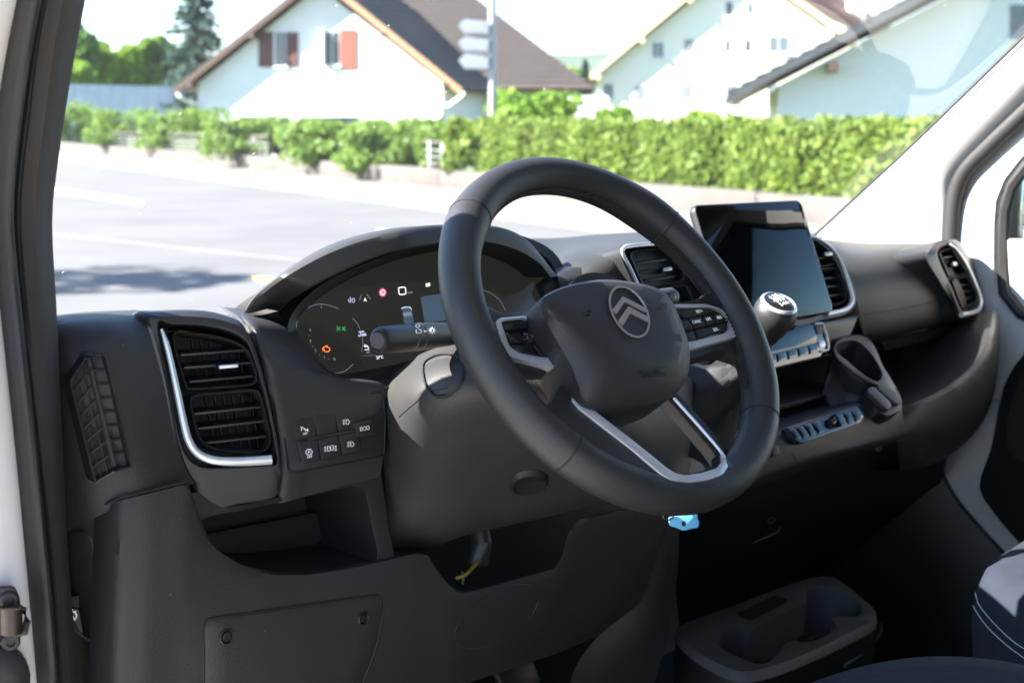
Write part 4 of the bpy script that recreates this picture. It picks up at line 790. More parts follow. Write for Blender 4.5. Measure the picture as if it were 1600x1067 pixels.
# airbag cover
hub = crv([(845, 476), (852, 461), (891, 445), (944, 437), (996, 442), (1030, 452), (1047, 466), (1062, 496), (1075, 533), (1078, 566), (1072, 592), (1056, 615), (1030, 630), (996, 638), (945, 640), (918, 634), (904, 616), (891, 577), (873, 543), (855, 509)], 120, True)
cre = align(hub, crv([(848, 470), (857, 461), (893, 447), (944, 440), (994, 445), (1026, 455), (1041, 468), (1055, 498), (1064, 525), (1066, 540), (1058, 552), (1040, 560), (1005, 567), (975, 565), (955, 556), (930, 535), (893, 507), (862, 488)], 120, True))
def ringh(R, hs): return np.array([PW.at(x, y, h) for (x, y), h in zip(R, hs)])
def hgt(R, top, bot): return np.interp(R[:, 1], [440, 560, 640], [top, (top + bot) / 2, bot])
o_h = hgt(hub, .030, .012); cH = np.full(120, .0400)
ctr = cre.mean(0)
rg = [ringh(hub, o_h - .0) - wn * .035, ringh(hub, o_h), ringh(hub * .92 + cre * .08, o_h + .004), ringh(hub * .6 + cre * .4, o_h * .45 + cH * .55), ringh(hub * .25 + cre * .75, o_h * .12 + cH * .88), ringh(cre, cH)]
for f, e in ((.85, .0012), (.6, .0016), (.3, .0018), (.05, .0018)): rg.append(ringh(ctr + (cre - ctr) * f, cH + e))
Wh('airbag_cover', loft(rg, True, True), m_airbag)
HB = .0422
bz = Plane(W0 + wn * HB, wn)
eo = np.array(ell(983.5, 487, 44.5, 27.0, 48, rot=60)); ei = np.array(ell(983.5, 487, 41, 23.8, 48, rot=60))
emb = Wh('emblem', loft([bz.pts(eo, -.001), bz.pts(eo, .0008), bz.pts(ei, .0008), bz.pts(ei, -.001)]), m_emblem)
for q in ([(957, 484), (973.5, 463), (1007.5, 480.5), (1009, 487.5), (977, 471), (963.5, 490)], [(966, 502), (982, 478.5), (1014, 495.5), (1016, 504), (985.5, 488.5), (974, 508)]): Wh('chevron', fill(bz, q, .0010, .002), m_emblem, emb)
for L in ([(912, 488), (922, 484), (924, 488)], [(916, 492), (922, 491)], [(1030, 476), (1042, 474), (1040, 481)], [(1033, 479), (1036, 482)]): Wh('horn_symbol', stroke(bz, L, .0007, .0004), m_dark)
PA_ = Plane(np.array(hit(bvh_of(loft(rg, True, True)), 1022, 582)[0]), hit(bvh_of(loft(rg, True, True)), 1022, 582)[1])
Wh('airbag_plaque', plate(PA_, rpoly([(1001, 579), (1041, 575), (1041, 587), (1002, 591)], 1.5, 30), .002, .6, .0003), m_black); text('lettering', 'AIRBAG', PA_, 1021, 583, .0058, m_airbag, wheel, .0006)
Wh('hub_back', lathe(W0 - wn * .05, wn, [(.05, -.05), (.055, 0), (.06, .03), (.06, .05)], 28), m_black)
# ------------------------------------------------------------------ key with blue tag
key = thing('key_tag', 'light blue plastic tag hanging from the ignition key below the wheel', 'key tag', tuple(U(1068, 806, .06)))
PKY = Plane(U(1068, 815, .06), (-.55, -.82, .1))
tg = obj('tag', *plate(PKY, rpoly([(1045, 808), (1090, 802), (1090, 812), (1093, 814), (1091, 824), (1080, 826), (1068, 829), (1056, 824), (1046, 821)], 2, 50), .0015, .7), m_blue, key)
obj('eyelet', *fill(PKY, ell(1068.5, 818, 3.2, 4, 16), .0008, .001), m_dark, key); obj('ring', *tube(PKY.pts(ell(1044, 806, 8, 6, 20), .001), .0009, 6, closed=True), m_steel, key); obj('key', *box(U(1050, 780, .09), .012, .05, .03, bev=.004), m_black, key)
# ------------------------------------------------------------------ tablet
PTB = Plane(U(1300, 487, .246), (0, -math.cos(math.radians(21)), math.sin(math.radians(21))))
tl_, tr_, br_ = PTB.at(1083, 320.5), PTB.at(1250.5, 312.5), PTB.at(1303, 487); bl_ = tl_ + (br_ - tr_)
tabx = thing('tablet_screen', 'large glossy black touchscreen tablet standing on the centre of the dash', 'screen', tuple((bl_ + br_) / 2))
r_ = nrm(tr_ - tl_); d_ = nrm(bl_ - tl_); wT, hT = np.linalg.norm(tr_ - tl_), np.linalg.norm(bl_ - tl_)
def rr3(wd, ht, r, off, z, n=9):
    out = []
    for cx, cy, a0 in ((wd / 2 - r, ht / 2 - r, 0), (-wd / 2 + r, ht / 2 - r, 90), (-wd / 2 + r, -ht / 2 + r, 180), (wd / 2 - r, -ht / 2 + r, 270)):
        for a in np.radians(np.linspace(a0, a0 + 90, n)): out.append((tl_ + br_) / 2 + r_ * (cx + r * math.cos(a)) - d_ * (cy + r * math.sin(a)) + PTB.n * z)
    return np.array(out)
obj('housing', *loft([rr3(wT - .02, hT - .02, .01, 0, -.016), rr3(wT - .004, hT - .004, .011, 0, -.012), rr3(wT, hT, .011, 0, -.008), rr3(wT, hT, .011, 0, -.0015), rr3(wT - .002, hT - .002, .010, 0, 0)], True, True), m_black, tabx)
obj('glass', *loft([rr3(wT - .0025, hT - .0025, .010, 0, -.001), rr3(wT - .0025, hT - .0025, .010, 0, .0006), rr3(wT - .005, hT - .005, .009, 0, .001)], True, True), mat('tablet_glass', (.003, .003, .004), .015, spec=.30), tabx)
obj('bracket', *box((tl_ + br_) / 2 - PTB.n * .045 - np.array([0, 0, .03]), .10, .06, .08, X=r_, Y=PTB.n, Z=-d_, bev=.01), m_black, tabx)
# ------------------------------------------------------------------ gear lever
gk = UX(1209, 494, .385); gear = thing('gear_lever', 'black ball gear lever with silver ring and shift pattern cap', 'gear lever', tuple(gk - np.array([0, -.06, .14])))
gax = nrm((-.12, -.45, .9)); 
obj('gear_knob', *lathe(gk, gax, [(.010, -.040), (.0135, -.034), (.0165, -.026), (.0215, -.014), (.0255, -.002), (.0262, .006), (.0245, .014), (.0215, .0185)], 32), m_leather, gear)
obj('ring', *lathe(gk, gax, [(.0222, .0165), (.0226, .0182), (.0210, .0205), (.0195, .0212), (.0190, .0195)], 32), m_chrome, gear)
obj('cap', *lathe(gk, gax, [(.0196, .0180), (.0190, .0200), (.0150, .0218), (.008, .0228), (.001, .0232)], 32), m_gloss, gear)
PG = Plane(gk + gax * .0233, gax)
for L in ([(-.009, .002), (.009, .002)], [(-.006, .006), (-.006, -.002)], [(0, .006), (0, -.002)], [(.006, .006), (.006, -.002)]):
    e1 = nrm(np.cross([0, 1, 0], gax)); e1 = e1 if e1[0] > 0 else -e1; e2 = np.cross(gax, e1); q = [PG.p + e1 * x + e2 * y for x, y in L]; obj('shift_pattern', *tube(q, .0008, 6), m_mark, gear)
for s, x, y in (('1', -.006, .0095), ('3', 0, .0095), ('5', .006, .0095), ('2', -.006, -.0065), ('4', 0, -.0065), ('6', .006, -.0065)):
    q = PG.p + e1 * x + e2 * y - gax * .0008; cc = M.T @ (q - CAM); text('lettering', s, PG, 800 + F * cc[0] / -cc[2], 533.5 - F * cc[1] / -cc[2], .0075, m_mark, gear, -.0002, rdir=e1)
base = gk + np.array([-.02, .10, -.13])
obj('shaft', *tube(crv([gk - gax * .03, gk - gax * .07, base * .5 + (gk - gax * .07) * .5, base], 16), .007, 12), m_black, gear)
brs = []
for t, r in ((0, .014), (.15, .022), (.3, .020), (.45, .032), (.6, .034), (.8, .052), (1, .075)):
    c = (gk - gax * .06) * (1 - t) + base * t
    brs.append([c + np.array([math.cos(q), 0, 0]) * r * (1 + .10 * math.sin(q * 5 + t * 9)) + np.array([0, .5, .86]) * r * math.sin(q) * (1 + .10 * math.sin(q * 4 + t * 7)) for q in np.linspace(0, 2 * math.pi, 40, endpoint=False)])
obj('boot', *loft(brs, True, True), mat('boot_leather', (.010, .011, .014), .6, spec=.3, bump=('n', 60, .25, .003)), gear)
# ------------------------------------------------------------------ floor console with cup wells
PF2 = Plane((.7, .3, .75), (0, -.10, .99))
con = thing('floor_console', 'low black floor console with two cup wells in front of the seats', 'console', (.72, .3, .46))
co = crv([(1062, 1000), (1064, 975), (1150, 942), (1240, 908), (1284, 898), (1310, 903), (1355, 938), (1370, 955), (1368, 972), (1340, 990), (1250, 1032), (1190, 1052), (1150, 1054), (1100, 1032)], 100, True)
ci = crv([(1122, 1000), (1132, 986), (1156, 982), (1172, 986), (1215, 965), (1258, 942), (1258, 926), (1278, 919), (1310, 922), (1338, 938), (1346, 952), (1338, 962), (1314, 962), (1298, 966), (1306, 980), (1284, 996), (1262, 1002), (1232, 1002), (1218, 1018), (1206, 1032), (1182, 1036), (1150, 1024), (1128, 1012)], 100, True); ci = align(co, ci)
Oc = PF2.pts(co); Ic = PF2.pts(ci, -.003)
obj('skirt', *loft([Oc + [0, .02, -.29], Oc + [0, 0, -.02], Oc + [0, 0, -.0105]]), m_black, con)  # sides split off in a darker colour, as if shaded
obj('tray', *loft([Oc + [0, -.0, -.010], PF2.pts(inset(co, 2), -.002), PF2.pts(inset(co, 7), .001), PF2.pts(inset(ci, -2), .0), Ic, Ic + [0, .004, -.075]], False, True), mat('console_top_lit', (.085, .085, .087), .5, var=.1), con)  # top colour raised in place of light reaching the footwell
sl2 = rpoly([(1150, 958), (1212, 930), (1232, 938), (1172, 968)], 3, 40); Sl = PF2.pts(sl2, .0022)
obj('card_slot', *loft([PF2.pts(inset(sl2, -2), .0), Sl, PF2.pts(inset(sl2, 1), .0012)], False, True), m_dark, con)
obj('side_step', *tube(crv([UZ(1320, 1040, .70), UZ(1350, 1018, .70), UZ(1374, 990, .70), UZ(1376, 975, .70)], 20), .003, 8), m_dash2, con)
for x, y in ((1190, 1032), (1262, 998)): obj('rubber_foot', *box(PF2.at(x, y, -.06), .03, .02, .01, bev=.003), m_dash2, con)
# ------------------------------------------------------------------ seats
def seat(name, label, c, top, w, d, h, group):
    s = thing(name, label, 'seat', (c[0], c[1], .47), group)
    return s
ps = seat('passenger_seat', 'dark blue fabric passenger seat cushion with pale double stitching and sun patches', (.85, -.32), .97, .5, .5, .2, 'front seats')
# cushion: superellipse body, front edge towards +Y
def cushion(cx, cy, w, d, z0, z1, bol, n=44):
    rings = []
    for f, z in ((.90, z0), (.97, z0 + .02), (1.0, z0 + .07), (1.0, z1 - .07), (.985, z1 - .035), (.955, z1 - .014), (.90, z1 - .003), (.80, z1), (.55, z1 - .012), (.3, z1 - .018), (.02, z1 - .018)):
        R = []
        for q in np.linspace(0, 2 * math.pi, n * 2, endpoint=False):
            c, s_ = math.cos(q), math.sin(q); ex = .42
            x = w / 2 * abs(c) ** ex * np.sign(c); y = d / 2 * abs(s_) ** ex * np.sign(s_)
            if y > 0: y -= .05 * (x / (w / 2)) ** 2
            R.append((cx + x * f, cy + y * f + (z - z1) * .10, z - (.03 * max(0, y * f / (d / 2)) ** 3 if z > z1 - .1 else 0)))
        rings.append(np.array(R))
    return rings
pr = cushion(.865, -.33, .74, .62, .55, .985, 0)
obj('cushion', *loft(pr, True, True), m_seat, ps)
bC = bvh_of(loft(pr, True, True))
for L in ([(1519, 930), (1524, 950), (1545, 980), (1575, 1008), (1605, 1030)], [(1525, 926), (1532, 946), (1556, 975), (1585, 1002), (1610, 1018)]):
    q = on(bC, crv(L, 60), .0012); mb = MB()
    if len(q) > 8:
        for i in range(0, len(q) - 1):
            if np.linalg.norm(q[i + 1] - q[i]) < .03: mb.add(*tube([q[i] * .85 + q[i + 1] * .15, q[i] * .15 + q[i + 1] * .85], .0006, 5))
        mb.build('stitching', m_stitch, ps, kind='stuff')
obj('seat_base', *box((.865, -.36, .51), .6, .5, .1, bev=.02), m_black, ps); obj('backrest', *box((.865, -.70, 1.32), .72, .16, .72, Y=(0, .97, .2), Z=(0, -.2, .97), bev=.06), m_seat, ps)
dsx = seat('driver_seat', 'dark blue fabric driver seat cushion in the bottom right foreground', (0, -.45), .97, .5, .5, .2, 'front seats')
dr = cushion(.0, -.42, .56, .60, .60, 1.022, 0)
obj('cushion', *loft(dr, True, True), m_seat, dsx); obj('seat_base', *box((.0, -.46, .53), .44, .45, .14, bev=.02), m_black, dsx); obj('backrest', *box((.02, -.83, 1.34), .50, .14, .70, Y=(0, .97, .2), Z=(0, -.2, .97), bev=.06), m_seat, dsx)
# pedal
pd = thing('pedal', 'dark metal foot pedal in the shadowed footwell under the knee panel', 'pedal', tuple(U(800, 1055, .45)))
obj('pad', *box(U(805, 1052, .45), .07, .012, .05, Y=nrm((0, -.8, .6)), Z=nrm((0, .6, .8)), bev=.004), m_steel, pd); obj('arm', *tube([U(806, 1045, .46), U(830, 960, .60)], .008, 8), m_black, pd)
# ------------------------------------------------------------------ outside: frame of reference along the street
fv = nrm([-M[0, 2], -M[1, 2], 0]); rv = nrm([M[0, 0], M[1, 0], 0]); ZU = np.array([0, 0, 1.])
def G(x, y, dz=0): return UZ(x, y, GROUND + dz)
def PLN(x, y, D, yaw=0):
    n = -fv * math.cos(math.radians(yaw)) - rv * math.sin(math.radians(yaw)); r = ray(x, y); return Plane(CAM + r * (D / (r @ fv)), n)
def struct(o): o['kind'] = 'structure'; return o
m_asph = mat('asphalt', (.087, .087, .088), .9, bump=('n', 60, .3, .01), var=.16, noise=.45)
m_pave = mat('pavement', (.135, .128, .118), .9, var=.08, noise=1.2); m_conc = mat('concrete', (.088, .078, .071), .9, bump=('n', 14, .4, .02), var=.16, noise=2.0)
m_soil = mat('grass_ground', (.10, .13, .05), 1, var=.2, noise=.6); m_wline = mat('road_paint', (.75, .75, .75), .7, var=.05); m_yline = mat('yellow_road_paint', (.75, .55, .08), .7)
m_plast = mat('white_plaster', (.76, .755, .74), .9, bump=('n', 40, .2, .01), var=.03, noise=2); m_cream = mat('cream_plaster', (.66, .62, .50), .9, var=.03)
m_yel = mat('pale_yellow_plaster', (.80, .77, .69), .9, var=.03); m_grey = mat('pale_grey_plaster', (.70, .71, .72), .9, var=.02)
m_tile = mat('brown_roof_tile', (.050, .041, .038), .8, var=.25, noise=6); m_tile2 = mat('red_brown_roof_tile', (.075, .036, .027), .8, var=.2, noise=5); m_tile3 = mat('slate_roof_edge', (.06, .064, .072), .45, var=.15, noise=3)
m_wood = mat('brown_eave_timber', (.07, .042, .03), .75, var=.15, noise=5); m_owood = mat('orange_eave_timber', (.40, .22, .12), .75, var=.12, noise=5); m_lwood = mat('pale_yellow_timber', (.62, .55, .33), .75, var=.08)
m_shut = mat('red_brown_shutter', (.10, .034, .030), .6, var=.1); m_shut2 = mat('orange_red_shutter', (.30, .075, .045), .6, var=.1); m_wpaint = mat('white_metal', (.72, .73, .74), .5, var=.03)
m_pane = mat('house_window_pane', (.035, .045, .06), .06, var=.3, noise=2); m_galv = mat('galvanised_steel', (.34, .35, .37), .5, metal=.3, var=.08); m_sign = mat('sign_face', (.27, .29, .32), .4, var=.04); m_signb = mat('sign_edge', (.20, .24, .30), .5)
m_bark = mat('bark', (.07, .05, .035), .95, bump=('n', 20, .6, .02), var=.2); m_barrier = mat('blue_grey_panel', (.20, .27, .36), .6, var=.08, noise=1.5)
def leafmat(name, a, b):
    m = bpy.data.materials.new(name); m.use_nodes = True; N = m.node_tree.nodes; L = m.node_tree.links; bs = N['Principled BSDF']; bs.inputs['Roughness'].default_value = .6; bs.inputs['Specular IOR Level'].default_value = .3
    at = N.new('ShaderNodeAttribute'); at.attribute_name = 'rnd'; mx = N.new('ShaderNodeMix'); mx.data_type = 'RGBA'; mx.inputs[6].default_value = (*a, 1); mx.inputs[7].default_value = (*b, 1)
    L.new(at.outputs['Fac'], mx.inputs[0]); L.new(mx.outputs[2], bs.inputs['Base Color'])
    tl = N.new('ShaderNodeBsdfTranslucent'); L.new(mx.outputs[2], tl.inputs[0]); ms = N.new('ShaderNodeMixShader'); ms.inputs[0].default_value = .45; L.new(bs.outputs[0], ms.inputs[1]); L.new(tl.outputs[0], ms.inputs[2]); L.new(ms.outputs[0], N['Material Output'].inputs[0]); return m
m_hedge = leafmat('hedge_leaf', (.10, .17, .025), (.23, .31, .055)); m_bush = leafmat('bush_leaf', (.09, .18, .035), (.24, .35, .08)); m_lime = leafmat('lime_leaf', (.13, .25, .03), (.26, .40, .05))
m_dleaf = leafmat('dark_leaf', (.06, .15, .035), (.14, .27, .06)); m_con = leafmat('conifer_needles', (.025, .06, .05), (.07, .13, .10)); m_core = mat('hedge_inner_twigs', (.035, .05, .015), 1, var=.2)
def leafobj(name, C, size, m, parent=None, flat=0.0, kind=None):
    n = len(C); Nn = rng.normal(size=(n, 3)); Nn[:, 2] += flat; Nn /= np.linalg.norm(Nn, axis=1)[:, None]
    T = np.cross(Nn, rng.normal(size=(n, 3))); T /= np.linalg.norm(T, axis=1)[:, None]; B = np.cross(Nn, T); s = (size * rng.uniform(.6, 1.3, n))[:, None]
    V = np.stack([C - T * s, C - B * s * .55, C + T * s, C + B * s * .55], 1).reshape(-1, 3)
    me = bpy.data.meshes.new(name); me.vertices.add(4 * n); me.vertices.foreach_set('co', V.ravel()); me.loops.add(4 * n); me.loops.foreach_set('vertex_index', np.arange(4 * n, dtype=np.int32))
    me.polygons.add(n); me.polygons.foreach_set('loop_start', np.arange(0, 4 * n, 4, dtype=np.int32)); me.polygons.foreach_set('loop_total', np.full(n, 4, np.int32)); me.update(calc_edges=True)
    at = me.attributes.new('rnd', 'FLOAT', 'FACE'); at.data.foreach_set('value', rng.random(n).astype(np.float32)); me.materials.append(m)
    o = bpy.data.objects.new(name, me); COL.objects.link(o)
    if parent: o.parent = parent; o.matrix_parent_inverse = Matrix.Translation(-parent.location)
    return o
def blob(c, r, n, lumps=9, boxy=False):
    """leaf positions clustered on lumps over an ellipsoid"""
    c = np.asarray(c); r = np.asarray(r, float); out = []
    L = rng.normal(size=(lumps, 3)); L /= np.linalg.norm(L, axis=1)[:, None]; L *= rng.uniform(.45, .8, lumps)[:, None]
    if boxy: L = rng.uniform(-.8, .8, (lumps, 3))
    k = rng.integers(0, lumps, n); d = rng.normal(size=(n, 3)); d /= np.linalg.norm(d, axis=1)[:, None]
    return c + (L[k] + d * (rng.uniform(.55, 1, n) ** .5)[:, None] * rng.uniform(.28, .42, lumps)[k][:, None]) * r
# ground, road, pavement
struct(obj('ground', *box((0, 0, GROUND - .06), 3000, 3000, .1), m_soil, None, smooth=False))
A0, A1 = G(94, 238), G(1262, 359); wd = nrm(A1 - A0); wb = np.cross(ZU, wd); wb = wb if wb @ fv > 0 else -wb     # along the wall / away from us
Wl, Wr = A0 - wd * 30, A1 + wd * 40
def strip(name, o0, o1, z, m, a=Wl, b=Wr, t=.02):
    p = [a + wb * o0, b + wb * o0, b + wb * o1, a + wb * o1]; V = [q + ZU * z for q in p] + [q + ZU * (z - t) for q in p]
    return obj(name, V, [(0, 1, 2, 3), (7, 6, 5, 4), (0, 4, 5, 1), (1, 5, 6, 2), (2, 6, 7, 3), (3, 7, 4, 0)], m, None, smooth=False)
struct(strip('road', -60, -3.0, .004, m_asph)); struct(strip('pavement', -3.0, .05, .10, m_pave, t=.12))
struct(obj('bounce_slab', *box((-5, -5, GROUND - .004), 20, 17, .03), mat('bounce_slab_pale', (.36, .33, .29), .9, var=.08, noise=1.0), None, smooth=False))  # unseen pale slab added to bounce warm light into the cab
road = bpy.data.objects['road']
def mark(L, name='road_marking', m=m_wline):
    P_ = np.array([G(x, y, .009) for x, y in L]); o = obj(name, *loft([P_ - ZU * .004, P_], True, True), m, road, smooth=False); return o
mark([(70, 292.5), (88, 295), (223, 314), (223, 320), (88, 301), (70, 299)], m=mat('road_paint_worn', (.55, .55, .55), .8, var=.25, noise=5)); mark([(60, 362), (88, 365), (320, 390), (540, 413), (540, 415), (320, 392), (88, 367), (60, 364)], m=mat('worn_road_paint', (.14, .14, .145), .9)); mark([(392, 432), (420, 433), (438, 438), (430, 442), (405, 440)], m=m_yline)
mark([(590, 358), (640, 362), (640, 366), (590, 362)])
# low wall
lw = thing('low_wall', 'low weathered concrete wall along the far side of the pavement', 'wall', tuple(A0))
L_ = np.linalg.norm(Wr - Wl); nseg = 34; sg = L_ / nseg
for i in range(nseg):
    a = Wl + wd * (i * sg + .012); b = Wl + wd * ((i + 1) * sg - .012); c = (a + b) / 2 + wb * .15
    obj('wall_section', *box(c + ZU * (.25 + rng.uniform(-.01, .01)), np.linalg.norm(b - a), .30, .52, wd, wb, ZU, bev=.02), m_conc, lw)
def along(px, off=.6):    # point on the wall line seen at column px, shifted back
    n = np.cross(wd, ZU); r = ray(px, 240); r = np.array([r[0], r[1], 0]); c0 = np.array([CAM[0], CAM[1], 0]); w0 = np.array([Wl[0], Wl[1], 0]) + wb * off
    Mx = np.array([r[:2], -wd[:2]]).T; t = np.linalg.solve(Mx, (w0 - c0)[:2]); return np.array([*(c0 + r * t[0])[:2], GROUND])
# clipped hedge
h0, h1 = along(772, .75), along(1520, .75); hl = np.linalg.norm(h1 - h0); H0, H1 = .42, 1.53
hedge = thing('clipped_hedge', 'long clipped bright green hedge on the low wall', 'hedge', tuple(h0))
obj('inner_branches', *box((h0 + h1) / 2 + ZU * (H0 + H1) / 2, hl - .2, .75, H1 - H0 - .2, wd, wb, ZU, bev=.2), m_core, hedge)
n = 26000; f = rng.integers(0, 3, n); u = rng.uniform(0, hl, n); w = rng.uniform(-.5, .5, n); z = rng.uniform(H0 - .25, H1, n)
und_ = .06 * np.sin(u * 2.3) + .05 * np.sin(u * 5.1 + 1) + .04 * np.sin(z * 7 + u * 3)
w = np.where(f < 2, -.48 + und_ + rng.normal(0, .05, n), w); z = np.where(f == 2, H1 - .02 + .05 * np.sin(u * 1.7) + rng.normal(0, .04, n), z)
k2 = rng.random(n) < .035; z = np.where(k2, H1 + rng.uniform(0, .16, n), z)
leafobj('foliage', h0 + wd * u[:, None] + wb * w[:, None] + ZU * z[:, None], .075, m_hedge, hedge)
# loose bushes along the left part of the wall
def bush(label, px0, px1, top, bottom, off, n, m, size=.10, lumps=44, cat='bush', grp='bushes on the wall'):
    c = along((px0 + px1) / 2, off); D = (c - CAM) @ fv; r_x = abs(px1 - px0) / 2 / F * D * 1.02; zt = CAM[2] + (YH - top) * D / F; zb = CAM[2] + (YH - bottom) * D / F
    b = thing('bush', label, cat, (c[0], c[1], GROUND), grp); cc = np.array([c[0], c[1], (zt + zb) / 2]); ry = min(r_x, 1.3)
    P_ = blob((0, 0, 0), (1, 1, 1), n, lumps, True); P_ *= [1.12, 1.12, 1.0]; P_ = cc + rv * (P_[:, :1] * r_x) + fv * (P_[:, 1:2] * ry) + ZU * (P_[:, 2:] * (zt - zb) / 2)
    leafobj('foliage', P_, size, m, b)
    for k in range(4): q = cc + rv * rng.uniform(-.5, .5) * r_x; obj('stem', *tube([np.array([q[0], q[1], GROUND + .3]), q + ZU * .1], .03, 6), m_bark, b)
bush('green bush beside the near door pillar, leftmost on the wall', 60, 165, 163, 226, .8, 4200, m_bush)
bush('green bush above the railing, second from the left', 150, 235, 174, 230, .9, 3600, m_bush)
bush('flat low bush behind the railing below the blue-grey fence', 225, 350, 172, 232, 1.1, 4200, m_bush)
bush('leafy bush right of the railing under the white gable corner', 325, 480, 184, 244, .8, 5200, m_bush)
bush('leafy bush under the shuttered windows of the chalet', 440, 592, 190, 254, .8, 5200, m_bush)
bush('leafy bush left of the signpost railing', 548, 690, 188, 262, .8, 5200, m_bush)
bush('narrow leafy bush at the right corner of the white gable wall', 655, 725, 194, 266, 1.2, 2600, m_bush)
bush('green bush at the foot of the direction signpost', 700, 800, 184, 268, .7, 2600, m_hedge)
bush('tall pale green shrub behind the hedge right of the signpost', 775, 900, 146, 225, 2.6, 3400, m_lime)
bush('small green shrub beside the white board fence', 935, 992, 172, 215, 3.0, 1200, m_lime)
bush('small green shrub in front of the grey roofed house', 1062, 1122, 178, 212, 1.8, 1200, m_lime)
# railing
rl = thing('railing', 'low dark wire railing on the wall between the bushes', 'railing', tuple(along(270)))
for px in (180, 246, 320, 392, 672, 692, 722): c = along(px, .3); obj('post', *box(c + ZU * .78, .07, .07, .75, bev=.008), m_galv, rl)
for a, b in ((150, 420), (664, 745)): obj('rail', *tube([along(a, .3) + ZU * 1.13, along(b, .3) + ZU * 1.13], .035, 8), m_conc, rl)
for a, b in ((150, 420), (664, 745)):
    for z in (.62, .78, .94): obj('wire', *tube([along(a, .3) + ZU * z, along(b, .3) + ZU * z], .012, 6), m_galv, rl)
obj('screen', *box((along(200, .5) + along(420, .5)) / 2 + ZU * .72, np.linalg.norm(along(200, .5) - along(420, .5)), .04, .55, wd, wb, ZU), m_core, rl)  # dark sheet standing in for the shade behind the wires
# signpost
sc = along(770, 1.5); Ds = (sc - CAM) @ fv; sp = thing('direction_signpost', 'pale steel post with three white arrow signs pointing left', 'signpost', tuple(sc))
obj('post', *tube([sc, sc + ZU * 5.2], .072 * Ds / 24, 16), m_galv, sp)
ps_ = PLN(740, 70, Ds - .12, 6)
for y0 in (29, 56.5, 84):
    q = [(715.5, y0 + 11), (727, y0 + .5), (765, y0 + 6), (765, y0 + 26), (727, y0 + 25)]; s_ = obj('sign_arrow', *plate(ps_, rpoly(q, 2, 40), .06, 1.5), m_signb, sp); obj('sign_face', *plate(ps_, inset(rpoly(q, 2, 40), 2.0), .01, .5, h=.012), m_sign, s_)
    for k in (.32, .68): obj('sign_line', *fill(ps_, [(731, y0 + 4 + 18 * k), (752 + 6 * k, y0 + 5 + 18 * k), (752 + 6 * k, y0 + 8 + 18 * k), (731, y0 + 7 + 18 * k)], .016, .004), m_galv, s_)
# ------------------------------------------------------------------ houses
def ext(V0, n, d):   # prism from a front polygon
    V0 = np.asarray(V0); return loft([V0, V0 - n * d], True, True)
def hpart(h, name, VF, m, **k): return obj(name, VF[0], VF[1], m, h, **k)
def slab(a, b, c, d, t):   # roof slab from 4 corners, t thick downwards along its normal
    V0 = np.array([a, b, c, d]); n = nrm(np.cross(b - a, d - a)); n = n if n[2] > 0 else -n; return loft([V0, V0 - n * t], True, True)
def courses(a, b, c, d, n, t, h, m, par_name='tile_course'):
    """a-b eave edge, d-c ridge edge: stepped rows of tiles"""
    mb = MB(); nn = nrm(np.cross(b - a, d - a)); nn = nn if nn[2] > 0 else -nn
    for i in range(n):
        f0, f1 = i / n, (i + 1.15) / n; p0, p1 = a + (d - a) * f0, b + (c - b) * f0; q0, q1 = a + (d - a) * min(f1, 1), b + (c - b) * min(f1, 1)
        V0 = np.array([p0 + nn * t, p1 + nn * t, q1 + nn * .01, q0 + nn * .01]); mb.add(*loft([V0, V0 - nn * (t * .9)], True, True))
    return mb.build(par_name, m, h, smooth=False, kind='stuff')
def hwindow(h, pl, x0, y0, x1, y1, m=m_pane, frame=m_wpaint, t=.10, mull=True):
    w = hpart(h, 'window', plate(pl, np.array([(x0 - 1.5, y0 - 1.5), (x1 + 1.5, y0 - 1.5), (x1 + 1.5, y1 + 1.5), (x0 - 1.5, y1 + 1.5)], float), t, .4, h=.03), frame, smooth=False)
    xs = [(x0, (x0 + x1) / 2 - .8), ((x0 + x1) / 2 + .8, x1)] if mull else [(x0, x1)]
    for a, b in xs: obj('pane', *fill(pl, [(a, y0), (b, y0), (b, y1), (a, y1)], .04, .02), m, w, smooth=False)
    obj('sill', *fill(pl, [(x0 - 4, y1 + 1), (x1 + 4, y1 + 1), (x1 + 4, y1 + 4), (x0 - 4, y1 + 4)], .12, .14), frame, w, smooth=False)
    return w
def shutter(h, pl, x0, y0, x1, y1, m):
    s = hpart(h, 'shutter', plate(pl, np.array([(x0, y0), (x1, y0), (x1, y1), (x0, y1)], float), .05, .5, h=.07), m, smooth=False)
    for k in range(7):
        y = y0 + (y1 - y0) * (k + .5) / 7; obj('shutter_slat', *fill(pl, [(x0 + 2.5, y - 2.4), (x1 - 2.5, y - 2.4), (x1 - 2.5, y + 1.6), (x0 + 2.5, y + 1.6)], .082, .014), m, s, smooth=False)
h1o = thing('chalet_house', 'white gabled house with brown tiled roof and red-brown shutters', 'house', tuple(CAM + fv * 60 - rv * 9))
p1_ = PLN(500, 150, 60, 13); n1 = p1_.n
gw = p1_.pts([(309, 330), (309, 131), (498, -20), (692, 131), (692, 330)]); hpart(h1o, 'wall', ext(gw, n1, 10), m_plast, smooth=False)
po_ = p1_.up(.6); ap, el_, er_ = po_.at(498, -42), po_.at(270, 139), po_.at(722, 139); bk = -n1 * 11
lr = slab(el_, ap, ap + bk, el_ + bk, .16); hpart(h1o, 'roof_slope', lr, m_tile, smooth=False)
hpart(h1o, 'roof_slope', slab(er_, ap, ap + bk, er_ + bk, .16), m_tile, smooth=False); courses(er_, er_ + bk, ap + bk, ap, 18, .07, h1o, m_tile)
dn = np.array([0, 0, -1.]); e1_ = .34
